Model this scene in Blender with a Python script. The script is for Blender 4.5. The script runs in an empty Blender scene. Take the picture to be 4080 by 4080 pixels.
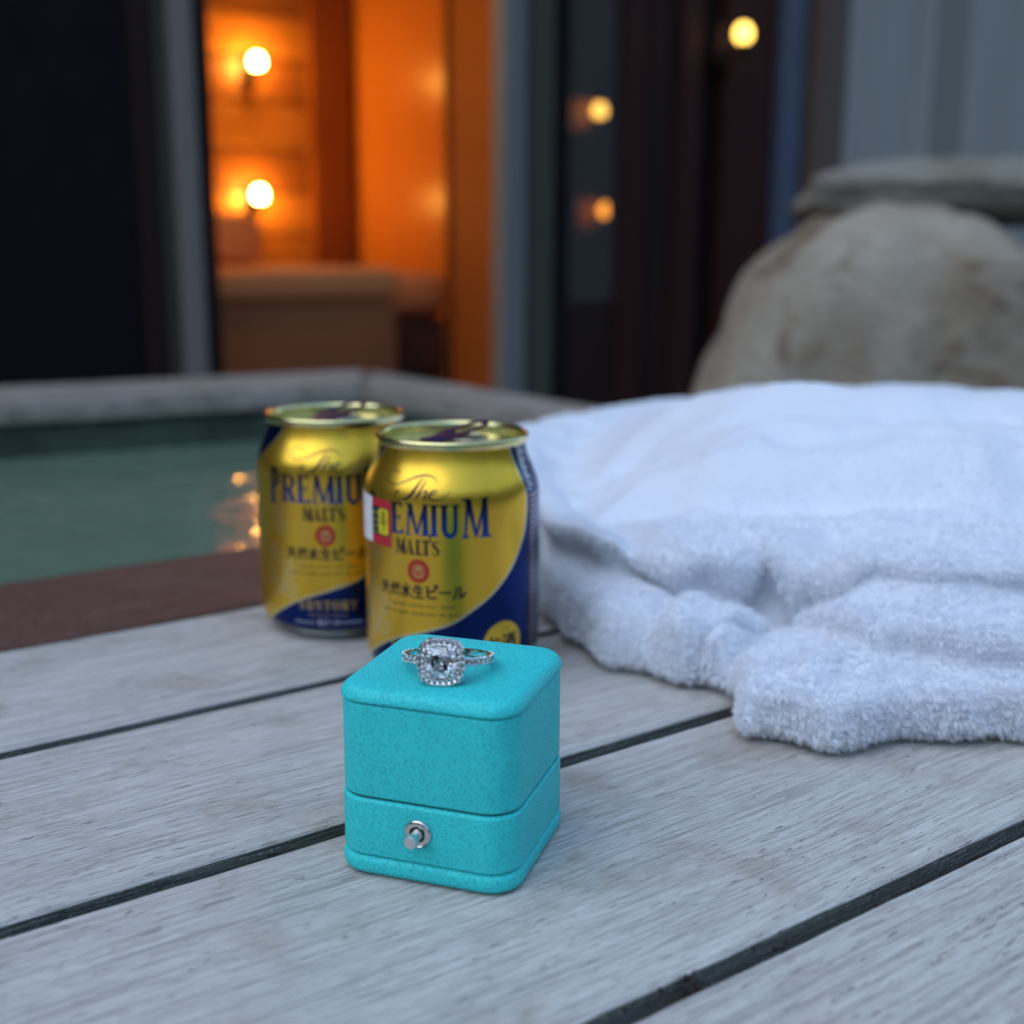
import bpy, bmesh, math, random
import numpy as np
from mathutils import Vector, Matrix, noise as mnoise
random.seed(7); rng = np.random.default_rng(7)
S = 0.001                                   # all lengths below are millimetres
scene = bpy.context.scene
COL = scene.collection
# ---------------------------------------------------------------- camera
CAM_H, PITCH, ROLL, FPX = 158.64, math.radians(12.397), math.radians(-0.233), 4805.7
cam = bpy.data.cameras.new('camera'); camo = bpy.data.objects.new('camera', cam); COL.objects.link(camo)
cam.sensor_width = 36; cam.sensor_fit = 'HORIZONTAL'; cam.lens = 36*FPX/4080
camo.location = (0, 0, CAM_H*S)
camo.rotation_euler = (Matrix.Rotation(math.pi/2-PITCH, 3, 'X') @ Matrix.Rotation(-ROLL, 3, 'Z')).to_euler()
cam.clip_start = 0.01; cam.clip_end = 500
cam.dof.use_dof = True; cam.dof.focus_distance = 0.336; cam.dof.aperture_fstop = 42.4/5.5
cam.dof.aperture_blades = 0
scene.camera = camo
# ---------------------------------------------------------------- light: dusk under an open sky
world = bpy.data.worlds.new('World'); scene.world = world; world.use_nodes = True
wn = world.node_tree; bg = wn.nodes['Background']
sky = wn.nodes.new('ShaderNodeTexSky'); sky.sky_type = 'NISHITA'; sky.sun_disc = False
SUN_EL, SUN_AZ = math.radians(52), math.radians(238)
sky.sun_elevation = SUN_EL; sky.sun_rotation = SUN_AZ
sky.air_density = 1.6; sky.dust_density = 0.3; sky.ozone_density = 3.4
wn.links.new(sky.outputs[0], bg.inputs[0]); bg.inputs[1].default_value = 0.15
sl = bpy.data.lights.new('sun', 'SUN'); sl.energy = 0.8; sl.angle = math.radians(80); sl.color = (1, .96, .9)
slo = bpy.data.objects.new('sun', sl); COL.objects.link(slo)
sd = Vector((math.sin(SUN_AZ)*math.cos(SUN_EL), math.cos(SUN_AZ)*math.cos(SUN_EL), math.sin(SUN_EL)))
slo.rotation_euler = sd.to_track_quat('Z', 'Y').to_euler()
scene.render.engine = 'CYCLES'
scene.render.resolution_x = 1024; scene.render.resolution_y = 1024
vs = scene.view_settings; vs.view_transform = 'Standard'; vs.look = 'None'; vs.exposure = 0.82; vs.gamma = 1
scene.cycles.max_bounces = 14; scene.cycles.transmission_bounces = 12; scene.cycles.sample_clamp_indirect = 4
scene.cycles.caustics_refractive = False; scene.cycles.caustics_reflective = False

# ---------------------------------------------------------------- helpers
def mesh_obj(name, verts, faces, mat=None, parent=None, smooth=False):
    me = bpy.data.meshes.new(name)
    me.from_pydata([(v[0]*S, v[1]*S, v[2]*S) for v in verts], [], faces)
    if mat: me.materials.append(mat)
    if smooth: me.polygons.foreach_set('use_smooth', [True]*len(me.polygons))
    me.update()
    o = bpy.data.objects.new(name, me); COL.objects.link(o)
    if parent: o.parent = parent
    return o
def bm_obj(name, bm, mat=None, parent=None, smooth=False):
    me = bpy.data.meshes.new(name); bm.to_mesh(me); bm.free()
    if mat: me.materials.append(mat)
    if smooth: me.polygons.foreach_set('use_smooth', [True]*len(me.polygons))
    o = bpy.data.objects.new(name, me); COL.objects.link(o)
    if parent: o.parent = parent
    return o
def empty(name, loc=(0, 0, 0), rz=0.0):
    o = bpy.data.objects.new(name, None); COL.objects.link(o)
    o.location = [c*S for c in loc]; o.rotation_euler[2] = rz; o.empty_display_size = .02
    return o
def tag(o, label=None, cat=None, group=None, kind=None):
    if label: o['label'] = label
    if cat: o['category'] = cat
    if group: o['group'] = group
    if kind: o['kind'] = kind
    return o
def box_bm(x0, x1, y0, y1, z0, z1, bev=0.0, seg=2):
    bm = bmesh.new(); bmesh.ops.create_cube(bm, size=1)
    for v in bm.verts:
        v.co = Vector(((x0+x1)/2+v.co.x*(x1-x0), (y0+y1)/2+v.co.y*(y1-y0), (z0+z1)/2+v.co.z*(z1-z0)))*S
    if bev: bmesh.ops.bevel(bm, geom=bm.edges[:], offset=bev*S, segments=seg, affect='EDGES', profile=.5)
    return bm
def box(name, x0, x1, y0, y1, z0, z1, mat, parent=None, bev=0.0, seg=2, smooth=False):
    return bm_obj(name, box_bm(x0, x1, y0, y1, z0, z1, bev, seg), mat, parent, smooth)
def lathe(name, prof, mat, parent=None, seg=96, loc=(0, 0, 0), smooth=True, closed=False):
    V, Fc = [], []
    n = len(prof)
    for i in range(seg):
        a = 2*math.pi*i/seg
        for r, z in prof: V.append((r*math.cos(a)+loc[0], r*math.sin(a)+loc[1], z+loc[2]))
    for i in range(seg):
        j = (i+1) % seg
        for k in range(n if closed else n-1):
            l = (k+1) % n
            Fc.append((i*n+k, j*n+k, j*n+l, i*n+l))
    return mesh_obj(name, V, Fc, mat, parent, smooth)
def autosmooth(o, deg=35):
    bm = bmesh.new(); bm.from_mesh(o.data)
    for e in bm.edges:
        if len(e.link_faces) == 2 and e.calc_face_angle(0) > math.radians(deg): e.smooth = False
    bm.to_mesh(o.data); bm.free()
    o.data.polygons.foreach_set('use_smooth', [True]*len(o.data.polygons))
def tube(path, rad, seg=8, closed=False):
    P = [Vector(p) for p in path]; n = len(P); V, Fc = [], []
    up = Vector((0, 0, 1))
    for i, p in enumerate(P):
        d = (P[(i+1) % n]-P[i-1]) if closed else (P[min(i+1, n-1)]-P[max(i-1, 0)])
        d.normalize(); a = d.cross(up)
        if a.length < 1e-4: a = d.cross(Vector((0, 1, 0)))
        a.normalize(); b = a.cross(d)
        r = rad[i] if hasattr(rad, '__len__') else rad
        for k in range(seg):
            t = 2*math.pi*k/seg
            V.append(tuple(p+a*math.cos(t)*r+b*math.sin(t)*r))
    m = n if closed else n-1
    for i in range(m):
        j = (i+1) % n
        for k in range(seg):
            l = (k+1) % seg
            Fc.append((i*seg+k, i*seg+l, j*seg+l, j*seg+k))
    if not closed:
        Fc.append(tuple(range(seg))[::-1]); Fc.append(tuple((n-1)*seg+k for k in range(seg)))
    return V, Fc
# ---- materials
class NT:
    def __init__(s, name):
        s.m = bpy.data.materials.new(name); s.m.use_nodes = True; s.t = s.m.node_tree
        s.b = s.t.nodes['Principled BSDF']
    def n(s, typ, **kw):
        nd = s.t.nodes.new(typ)
        for k, v in kw.items():
            if k.startswith('i_'): nd.inputs[int(k[2:]) if k[2:].isdigit() else k[2:].replace('_', ' ')].default_value = v
            else: setattr(nd, k, v)
        return nd
    def l(s, a, b): s.t.links.new(a, b)
    def set(s, **kw):
        for k, v in kw.items(): s.b.inputs[k.replace('_', ' ')].default_value = v
        return s
    def ramp(s, src, stops, interp='LINEAR'):
        r = s.n('ShaderNodeValToRGB'); r.color_ramp.interpolation = interp
        e = r.color_ramp.elements
        while len(e) < len(stops): e.new(.5)
        for q, (p, c) in zip(e, stops):
            q.position = p; q.color = (c, c, c, 1) if not hasattr(c, '__len__') else (*c, 1)
        s.l(src, r.inputs[0]); return r
    def coords(s, scale=(1, 1, 1), rot=(0, 0, 0), kind='Object'):
        tc = s.n('ShaderNodeTexCoord'); mp = s.n('ShaderNodeMapping')
        mp.inputs['Scale'].default_value = scale; mp.inputs['Rotation'].default_value = rot
        s.l(tc.outputs[kind], mp.inputs[0]); return mp.outputs[0]
    def noise(s, vec, scale, detail=4, rough=.55, dist=0):
        nd = s.n('ShaderNodeTexNoise'); s.l(vec, nd.inputs['Vector'])
        nd.inputs['Scale'].default_value = scale; nd.inputs['Detail'].default_value = detail
        nd.inputs['Roughness'].default_value = rough; nd.inputs['Distortion'].default_value = dist
        return nd.outputs['Fac']
    def mix(s, fac, a, b, blend='MIX'):
        m = s.n('ShaderNodeMix', data_type='RGBA', blend_type=blend)
        for val, idx in ((fac, 0), (a, 6), (b, 7)):
            if hasattr(val, 'is_linked'): s.l(val, m.inputs[idx])
            elif idx == 0: m.inputs[0].default_value = val
            else: m.inputs[idx].default_value = (*val, 1)
        return m.outputs[2]
    def math(s, op, a, b=0.0, c=None):
        m = s.n('ShaderNodeMath', operation=op)
        for i, v in enumerate((a, b, c)):
            if v is None: continue
            if hasattr(v, 'is_linked'): s.l(v, m.inputs[i])
            else: m.inputs[i].default_value = v
        return m.outputs[0]
    def bump(s, h, dist, strength=1.0, prev=None):
        b = s.n('ShaderNodeBump'); b.inputs['Distance'].default_value = dist; b.inputs['Strength'].default_value = strength
        s.l(h, b.inputs['Height'])
        if prev is not None: s.l(prev, b.inputs['Normal'])
        s.l(b.outputs[0], s.b.inputs['Normal']); return b.outputs[0]
    def color(s, c): s.l(c, s.b.inputs['Base Color'])
def simple(name, col, rough=.6, metal=0.0, var=.12, scale=40, bump=0.0, spec=.5):
    t = NT(name).set(Roughness=rough, Metallic=metal, Specular_IOR_Level=spec)
    v = t.coords(); f = t.noise(v, scale, 5)
    c2 = tuple(c*(1-var*2) for c in col); c1 = tuple(min(1, c*(1+var)) for c in col)
    t.color(t.mix(t.ramp(f, [(.3, 0), (.7, 1)]).outputs[0], c2, c1))
    if bump: t.bump(f, bump)
    return t.m

def wood_material(name, base, dark, stain, groove=.0005, wet=.62):
    t = NT(name).set(Roughness=wet, Specular_IOR_Level=.3)
    tc = t.n('ShaderNodeTexCoord'); oi = t.n('ShaderNodeObjectInfo')
    off = t.n('ShaderNodeVectorMath', operation='SCALE'); off.inputs['Scale'].default_value = 13.0
    cmb = t.n('ShaderNodeCombineXYZ'); t.l(oi.outputs['Random'], cmb.inputs[0]); t.l(oi.outputs['Random'], cmb.inputs[1])
    t.l(cmb.outputs[0], off.inputs[0])
    add = t.n('ShaderNodeVectorMath', operation='ADD'); t.l(tc.outputs['Object'], add.inputs[0]); t.l(off.outputs[0], add.inputs[1])
    vec = add.outputs[0]
    # slow wander of the grain direction
    wv = t.n('ShaderNodeMapping'); wv.inputs['Scale'].default_value = (4, 9, 9); t.l(vec, wv.inputs[0])
    wander = t.noise(wv.outputs[0], 1.0, 2)
    wc = t.n('ShaderNodeCombineXYZ'); t.l(t.math('MULTIPLY', t.math('SUBTRACT', wander, .5), .012), wc.inputs[1])
    ad2 = t.n('ShaderNodeVectorMath', operation='ADD'); t.l(vec, ad2.inputs[0]); t.l(wc.outputs[0], ad2.inputs[1])
    def st(sx, sy): 
        m = t.n('ShaderNodeMapping'); m.inputs['Scale'].default_value = (sx, sy, sy); t.l(ad2.outputs[0], m.inputs[0]); return m.outputs[0]
    g1 = t.noise(st(16, 620), 1.0, 4, .65)          # fine growth lines
    g2 = t.noise(st(60, 1700), 1.0, 2, .6)        # finer fibre
    g3 = t.noise(st(5, 60), 1.0, 4, .6)           # broad bands
    ck = t.noise(st(130, 950), 1.0, 2, .7)         # short checks
    zone = t.noise(st(5, 16), 1.0, 3, .5)
    blot = t.noise(t.coords(), 26, 6, .65, .4)
    fine = t.noise(t.coords(), 900, 3, .6)
    c = t.mix(t.ramp(g3, [(.35, 0), (.7, 1)]).outputs[0], base, tuple(b*.88 for b in base))
    c = t.mix(t.math('MULTIPLY', t.ramp(g1, [(.38, 1), (.5, 0)]).outputs[0], .48), c, dark)
    c = t.mix(t.math('MULTIPLY', t.ramp(g2, [(.38, 1), (.5, 0)]).outputs[0], .34), c, dark)
    ckm = t.math('MULTIPLY', t.ramp(ck, [(.30, 1), (.36, 0)]).outputs[0], t.ramp(zone, [(.38, 0), (.52, 1)]).outputs[0])
    c = t.mix(t.math('MULTIPLY', ckm, .38), c, tuple(d*.5 for d in dark))
    c = t.mix(t.math('MULTIPLY', t.ramp(blot, [(.58, 0), (.70, 1)]).outputs[0], .42), c, stain)
    sm = t.math('MULTIPLY', t.ramp(blot, [(.50, 0), (.62, 1)]).outputs[0], t.ramp(g1, [(.4, 0), (.55, 1)]).outputs[0])
    c = t.mix(t.math('MULTIPLY', sm, .35), c, stain)
    c = t.mix(t.math('MULTIPLY', t.ramp(fine, [(.55, 0), (.7, 1)]).outputs[0], .2), c, (.7, .7, .7))
    t.color(c)
    b1 = t.bump(t.ramp(g1, [(.3, 0), (.6, 1)]).outputs[0], groove, .9)
    b2 = t.bump(t.ramp(g2, [(.3, 0), (.6, 1)]).outputs[0], groove*.35, .8, b1)
    b3 = t.bump(t.math('SUBTRACT', 1.0, ckm), groove*1.4, .8, b2)
    t.bump(fine, .00012, .7, b3)
    return t.m
M = {}
M['deck'] = wood_material('weathered_deck_wood', (.60, .575, .53), (.26, .24, .215), (.30, .235, .165))
M['deck_side'] = wood_material('gap_shaded_plank_edge', (.14, .145, .13), (.035, .04, .035), (.10, .10, .075))  # grey-green sides, with the darkness of the gaps put into their colour
M['redwood'] = wood_material('wet_red_wood', (.13, .058, .038), (.03, .016, .013), (.14, .08, .065), wet=.6)
def leather():
    t = NT('turquoise_leather').set(Roughness=.5, Specular_IOR_Level=.28)
    v = t.coords()
    vo = t.n('ShaderNodeTexVoronoi', feature='F1'); vo.inputs['Scale'].default_value = 1600; vo.inputs['Randomness'].default_value = 1
    nz = t.n('ShaderNodeTexNoise'); nz.inputs['Scale'].default_value = 700; t.l(v, nz.inputs['Vector'])
    ad = t.n('ShaderNodeVectorMath', operation='MULTIPLY_ADD'); t.l(nz.outputs['Color'], ad.inputs[0]); ad.inputs[1].default_value = (.0008, .0008, .0008); t.l(v, ad.inputs[2])
    t.l(ad.outputs[0], vo.inputs['Vector'])
    n2 = t.noise(v, 1500, 3, .6)
    dots = t.ramp(vo.outputs['Distance'], [(.26, 1), (.46, 0)]).outputs[0]
    dots = t.math('MULTIPLY', dots, t.ramp(n2, [(.33, 0), (.45, 1)]).outputs[0])
    n3 = t.noise(v, 60, 3)
    base = t.mix(n3, (.034, .57, .56), (.044, .66, .64))
    t.color(t.mix(t.math('MULTIPLY', dots, .52), base, (.006, .22, .26)))
    t.bump(t.math('SUBTRACT', 1.0, dots), .00008, .8)
    return t.m
M['leather'] = leather()
M['seam'] = simple('dark_teal_seam', (.003, .05, .06), .7, scale=300)
M['nickel'] = NT('polished_nickel').set(Base_Color=(.72, .68, .63, 1), Metallic=1.0, Roughness=.12).m
M['nickel_brushed'] = simple('brushed_nickel', (.80, .78, .76), .34, 1.0, .05, 900)
M['platinum'] = NT('platinum').set(Base_Color=(.80, .79, .78, 1), Metallic=1.0, Roughness=.1).m
def gem(name, col, rough=0.0):
    return NT(name).set(Base_Color=(*col, 1), Transmission_Weight=1.0, IOR=2.42, Roughness=rough).m
M['gem'] = gem('diamond', (1, 1, 1)); M['gem_warm'] = gem('diamond_warm_fire', (1, .82, .42)); M['gem_cool'] = gem('diamond_cool_fire', (.7, .85, 1))  # warm and cool tints paint the dispersion glints
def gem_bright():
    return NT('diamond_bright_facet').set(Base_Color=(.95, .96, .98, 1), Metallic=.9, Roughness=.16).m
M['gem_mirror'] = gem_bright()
M['gem_dark'] = NT('diamond_dark_facet').set(Base_Color=(.55, .55, .53, 1), Metallic=.9, Roughness=.3).m  # bright and dark facets carry the stone's sparkle in their colour
def printed():
    t = NT('printed_aluminium').set(Metallic=.92, Roughness=.23)
    a = t.n('ShaderNodeAttribute', attribute_name='print'); t.color(a.outputs['Color'])
    nz = t.noise(t.coords((1, 1, .15)), 500, 3)
    t.l(t.math('MULTIPLY_ADD', nz, .08, .25), t.b.inputs['Roughness'])
    return t.m
M['print'] = printed()
def paper():
    t = NT('printed_paper').set(Metallic=.0, Roughness=.45)
    a = t.n('ShaderNodeAttribute', attribute_name='print'); t.color(a.outputs['Color']); return t.m
M['paper'] = paper()
M['can_lid'] = simple('champagne_aluminium', (.80, .72, .34), .24, 1.0, .04, 300)
M['can_silver'] = simple('bare_aluminium', (.6, .6, .58), .3, 1.0, .04, 300)
M['tab'] = NT('navy_lacquered_tab').set(Base_Color=(.010, .016, .06, 1), Metallic=.2, Roughness=.4, Specular_IOR_Level=.25).m
M['tab_edge'] = NT('red_lacquered_edge').set(Base_Color=(.10, .012, .02, 1), Metallic=0, Roughness=.5, Specular_IOR_Level=.15).m
M['hole'] = simple('dark_inside', (.01, .01, .008), .6)
def terry(name):
    t = NT(name).set(Roughness=.95, Specular_IOR_Level=.1, Sheen_Weight=.1)
    f = t.noise(t.coords(), 350, 4); t.color(t.mix(f, (.68, .71, .77), (.75, .78, .83)))
    t.bump(f, .0012, .7); return t.m
M['terry'] = terry('white_terry_cloth')
def fibre():
    t = NT('white_terry_fibre').set(Roughness=.8, Specular_IOR_Level=.25)
    t.b.inputs['Base Color'].default_value = (.93, .94, .97, 1)
    tr = t.n('ShaderNodeBsdfTranslucent'); tr.inputs[0].default_value = (.93, .94, .97, 1)
    mx = t.n('ShaderNodeMixShader'); mx.inputs[0].default_value = .42
    out = t.t.nodes['Material Output']; t.l(t.b.outputs[0], mx.inputs[1]); t.l(tr.outputs[0], mx.inputs[2]); t.l(mx.outputs[0], out.inputs[0])
    return t.m
M['fibre'] = fibre()
def stone(name, a, b, c, sc=6):
    t = NT(name).set(Roughness=.85, Specular_IOR_Level=.2)
    v = t.coords(); n1 = t.noise(v, sc, 6, .6, .5); n2 = t.noise(v, sc*2.3, 5, .6, .8); n3 = t.noise(v, sc*12, 4)
    k = t.mix(t.ramp(n1, [(.4, 0), (.62, 1)]).outputs[0], a, b)
    k = t.mix(t.math('MULTIPLY', t.ramp(n2, [(.55, 0), (.68, 1)]).outputs[0], .8), k, c)
    t.color(k); p = t.bump(n2, .012); t.bump(n3, .003, 1, p); return t.m
M['rock'] = stone('pale_stained_stone', (.37, .32, .25), (.25, .20, .14), (.12, .07, .035))
M['cap_rock'] = stone('mossy_grey_stone', (.25, .235, .20), (.18, .165, .12), (.07, .06, .035))
M['tub'] = stone('pale_tub_stone', (.33, .29, .25), (.25, .225, .19), (.18, .17, .135), 9)
M['tub_in'] = stone('algae_green_wall', (.045, .06, .045), (.09, .12, .09), (.035, .035, .02), 7)
M['soil'] = stone('dark_garden_ground', (.03, .028, .025), (.05, .045, .04), (.02, .02, .015), 4)
M['plaster'] = stone('grey_plaster', (.33, .34, .335), (.28, .28, .27), (.21, .21, .205), 3)
def water():
    t = NT('still_green_water').set(Roughness=.04, IOR=1.33, Specular_IOR_Level=.5)
    v = t.coords(); n = t.noise(v, 2.5, 3); t.color(t.mix(n, (.105, .16, .11), (.15, .21, .145)))
    a = t.noise(t.coords((1, 1, 1)), 22, 3, .5); p = t.bump(a, .006, .8); return t.m
M['water'] = water()
def boards(name, a, b, rough=.45, sc=(1, 30, 30)):
    t = NT(name).set(Roughness=rough, Specular_IOR_Level=.4 if 'cedar' in name or 'room' in name else .12)
    v = t.coords(sc); n = t.noise(v, 3, 4, .6, .3); t.color(t.mix(n, a, b)); t.bump(n, .001); return t.m
M['cedar'] = boards('varnished_cedar', (.24, .085, .018), (.56, .25, .05), .35, (1, 1, 25))
M['pale_boards'] = boards('pale_grey_boards', (.31, .295, .265), (.44, .42, .385), .7, (9, 9, .6))
M['pale_boards_dark'] = boards('darker_grey_boards', (.22, .20, .18), (.33, .30, .27), .7, (9, 9, .6))
M['cedar_mid'] = boards('mid_brown_cedar', (.15, .052, .013), (.33, .13, .028), .4, (1, 1, 25))
M['cedar_dark'] = boards('darker_cedar', (.24, .08, .015), (.36, .13, .03), .45, (1, 1, 14))
M['cedar_gloss'] = boards('glossy_cedar_panel', (.50, .17, .03), (.66, .27, .06), .27, (25, 25, 1))
M['dark_wood'] = boards('dark_stained_wood', (.018, .010, .008), (.035, .018, .014), .6, (25, 25, 1))
M['red_dark'] = boards('dark_red_wood', (.032, .011, .009), (.05, .018, .014), .6, (25, 25, 1))
M['brown_pillar'] = boards('brown_pillar_wood', (.18, .055, .014), (.26, .085, .022), .5, (25, 25, 1))
M['black'] = simple('black_painted_wood', (.010, .010, .011), .7, scale=15, spec=.1)
M['grey_wood'] = boards('grey_weathered_wood', (.14, .16, .16), (.20, .21, .20), .7, (25, 25, 1))
M['olive_wood'] = boards('olive_grey_wood', (.065, .062, .045), (.10, .095, .07), .7, (25, 25, 1))
M['taupe_wood'] = boards('taupe_wood', (.19, .155, .135), (.27, .225, .20), .7, (25, 25, 1))
M['blue_metal'] = simple('blue_grey_metal', (.08, .10, .15), .6, 0, .1, 5)
M['brown_post'] = boards('brown_post_wood', (.12, .08, .065), (.17, .12, .095), .7, (25, 25, 1))
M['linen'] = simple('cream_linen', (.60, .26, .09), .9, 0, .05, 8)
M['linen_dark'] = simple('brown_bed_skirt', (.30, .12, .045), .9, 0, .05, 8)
M['shaded_cloth'] = simple('shaded_brown_fabric', (.10, .05, .03), .9, 0, .1, 8)
M['glass'] = NT('dark_window_glass').set(Base_Color=(.55, .5, .5, 1), Transmission_Weight=.9, IOR=1.45, Roughness=.02).m
M['room_floor'] = boards('room_floor_wood', (.20, .08, .03), (.30, .13, .05), .4, (1, 25, 1))
def emis(name, col, st):
    t = NT(name).set(Base_Color=(*col, 1), Emission_Color=(*col, 1), Emission_Strength=st); return t.m
M['bulb'] = emis('warm_lamp_glass', (1, .44, .07), 165)
M['smear_orange'] = simple('orange_smear_plate', (.55, .22, .06), .5, scale=30)
M['bulb_and_reflection'] = emis('amber_lamp_and_reflection', (1, .58, .10), 3.4)
M['reflection_amber'] = emis('deep_amber_lamp_reflection', (1, .38, .04), 2.6)

# ---------------------------------------------------------------- the setting: garden ground, tub, water, deck
PA = 0.6204; U = np.array([math.cos(PA), math.sin(PA)]); V_ = np.array([-U[1], U[0]])
def uv(a, b): p = a*U+b*V_; return (p[0], p[1])
g = mesh_obj('ground', [(-60000, -60000, -320), (60000, -60000, -320), (60000, 60000, -320), (-60000, 60000, -320)], [(0, 1, 2, 3)], M['soil'])
tag(g, kind='structure')
def added_dark_slope():  # added slope out of view: darkens reflections and low sky light
    V, Fc = [], []; na, nr = 120, 14; r = np.random.default_rng(5)
    ph = r.uniform(0, 6.28, 12); fr = r.uniform(3, 30, 12); am = r.uniform(.2, 1, 12)/fr**.5
    for i in range(na):
        a = math.radians(112+290*i/(na-1)); k = sum(am*np.sin(fr*a+ph)); fade = math.sin(math.pi*i/(na-1))**.25
        for j in range(nr):
            t = j/(nr-1); V.append((math.cos(a)*(9500+6000*t), math.sin(a)*(9500+6000*t)-500, -330+(6200+1500*k)*fade*math.sin(t*math.pi*.6)+r.uniform(-140, 140)*(j > 0)))
    for i in range(na-1):
        for j in range(nr-1): Fc.append((i*nr+j, (i+1)*nr+j, (i+1)*nr+j+1, i*nr+j+1))
    o = mesh_obj('added_dark_slope', V, Fc, M['added_slope'], None, True); tag(o, kind='structure')
M['added_slope'] = stone('unseen_dark_slope', (.03, .045, .022), (.05, .065, .035), (.02, .025, .015), 1.2)
added_dark_slope()
# a pool tub: rim, inside walls, bottom
tub = empty('bath_tub', (0, 0, 0)); tag(tub, 'sunken stone bath tub with pale rim, filled with green water behind the cans', 'bath tub')
def prism(name, poly, z0, z1, mat, parent=None, bev=0):
    n = len(poly); bm = bmesh.new()
    lo = [bm.verts.new((p[0]*S, p[1]*S, z0*S)) for p in poly]; hi = [bm.verts.new((p[0]*S, p[1]*S, z1*S)) for p in poly]
    bm.faces.new(lo[::-1]); bm.faces.new(hi)
    for i in range(n): bm.faces.new((lo[i], lo[(i+1) % n], hi[(i+1) % n], hi[i]))
    bmesh.ops.recalc_face_normals(bm, faces=bm.faces)
    if bev: bmesh.ops.bevel(bm, geom=[e for e in bm.edges if min(v.co.z for v in e.verts) > (z1-1)*S], offset=bev*S, segments=3, affect='EDGES')
    return bm_obj(name, bm, mat, parent)
SK = .12
oc = (775, 1415); ic = (685, 1262)
prism('tub_rim', [uv(oc[0], oc[1]), uv(-1400, oc[1]+SK*2175), uv(-1400, ic[1]+SK*2085), uv(*ic)], -22, 0, M['tub'], tub, 6)
prism('tub_rim', [uv(775, 1414), uv(686, 1261), uv(700, 606), uv(800, 606)], -22, -1, M['tub'], tub, 6)
prism('tub_wall', [uv(770, 1410), uv(-1400, 1670), uv(-1400, ic[1]+SK*2085+8), uv(688, 1270)], -320, -22.5, M['tub_in'], tub)
prism('tub_wall', [uv(770, 1409), uv(690, 1268), uv(708, 606), uv(790, 606)], -320, -22.5, M['tub_in'], tub)
prism('tub_bottom', [uv(690, 1268), uv(-1390, 1516), uv(-1390, 606), uv(706, 606)], -330, -315, M['tub_in'], tub)
wt = mesh_obj('water', [(*uv(689, 1266), -60), (*uv(-1395, 1514), -60), (*uv(-1395, 604), -60), (*uv(707, 604), -60)], [(0, 1, 2, 3)], M['water'])
tag(wt, kind='structure')
# deck
deck = empty('wooden_deck', (0, 0, 0), PA); tag(deck, 'weathered pale grey plank deck carrying the turquoise box, cans and robe', 'deck')
def plank(y0, y1, x0, x1, mat, dz=0.0, name='plank', step=6.0, th=26, seed=0):
    # rounded-edge board with slightly worn, uneven edges; local x runs along the deck
    r = np.random.default_rng(seed); n = int((x1-x0)/step)+1; xs = np.linspace(x0, x1, n)
    def wob(amp):
        w = np.zeros(n)-amp*3.2*np.clip(r.normal(size=n)-1.7, 0, 1)*(amp > .08)
        for lam in (9, 23, 60, 200, 500): w += amp*(lam/60)**.5*np.sin(xs/lam*6.283+r.uniform(0, 6.28))*r.uniform(.4, 1)
        return w
    e0, e1, t0 = wob(.10), wob(.10), wob(.05); cup = r.uniform(-.4, .4)
    rr = 1.5; prof = []
    sec = []                                   # (side 0/1, inset, drop)
    for a in np.linspace(0, 90, 5): sec.append((0, rr-rr*math.cos(math.radians(a)), rr-rr*math.sin(math.radians(a))))
    sec0 = [(0, 0, th)]+[(0, i, d) for (_, i, d) in sec]
    mids = [(2, f, 0) for f in (.15, .5, .85)]
    sec1 = [(1, i, d) for (_, i, d) in sec[::-1]]+[(1, 0, th)]
    allp = sec0+mids+sec1; m = len(allp); Vt = []
    for k, x in enumerate(xs):
        a = y0+e0[k]; b = y1+e1[k]
        for (s, i, d) in allp:
            if s == 0: y = a+i
            elif s == 1: y = b-i
            else: y = a+(b-a)*i
            f = (y-(a+b)/2)/(b-a)*2
            Vt.append((x, y, dz-d+(t0[k] if d < th else 0)-cup*f*f*.8))
    Fc = []
    for k in range(n-1):
        for j in range(m-1): Fc.append((k*m+j, (k+1)*m+j, (k+1)*m+j+1, k*m+j+1))
        Fc.append((k*m+m-1, (k+1)*m+m-1, (k+1)*m, k*m))
    Fc.append(tuple(range(m))); Fc.append(tuple((n-1)*m+j for j in range(m))[::-1])
    o = mesh_obj(name, Vt, Fc, mat, deck, True); autosmooth(o, 50)
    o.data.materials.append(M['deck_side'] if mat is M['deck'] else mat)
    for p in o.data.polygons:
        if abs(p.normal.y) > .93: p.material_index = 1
    return o
offs = [-164, -54, 60, 170.2, 280.1, 387.4, 496.2]
for i in range(len(offs)-1):
    plank(offs[i]+3.7, offs[i+1]-3.4, -900, 1700, M['deck'], dz=(-.5, .3, .6, 0, 0, -.6)[i], seed=20+i)
rb = plank(501, 603, -1400, 900, M['redwood'], dz=-2, seed=40); rb['label'] = 'wet red-brown edge board beside the water'
for k, xj in enumerate((-620, -60, 520, 1100)):
    box('joist', xj-30, xj+30, -160, 600, -110, -27.5, M['dark_wood'], deck)
# small dirt crumbs caught in the nearest gap
cr = bmesh.new()
for k in range(60):
    cx_ = 172+rng.normal(0, 2.6) if k < 40 else rng.uniform(150, 260); cy_ = 170.4+rng.normal(.3, 1.3)
    mtx = Matrix.Translation(Vector((cx_, cy_, rng.uniform(-2.5, .1)))*S) @ Matrix.Diagonal((*(rng.uniform(.25, .9, 3)*S), 1))
    bmesh.ops.create_icosphere(cr, subdivisions=1, radius=1, matrix=mtx)
c_ = bm_obj('debris', cr, simple('dark_dirt', (.025, .02, .018), .9, scale=400), deck); c_['kind'] = 'stuff'

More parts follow.
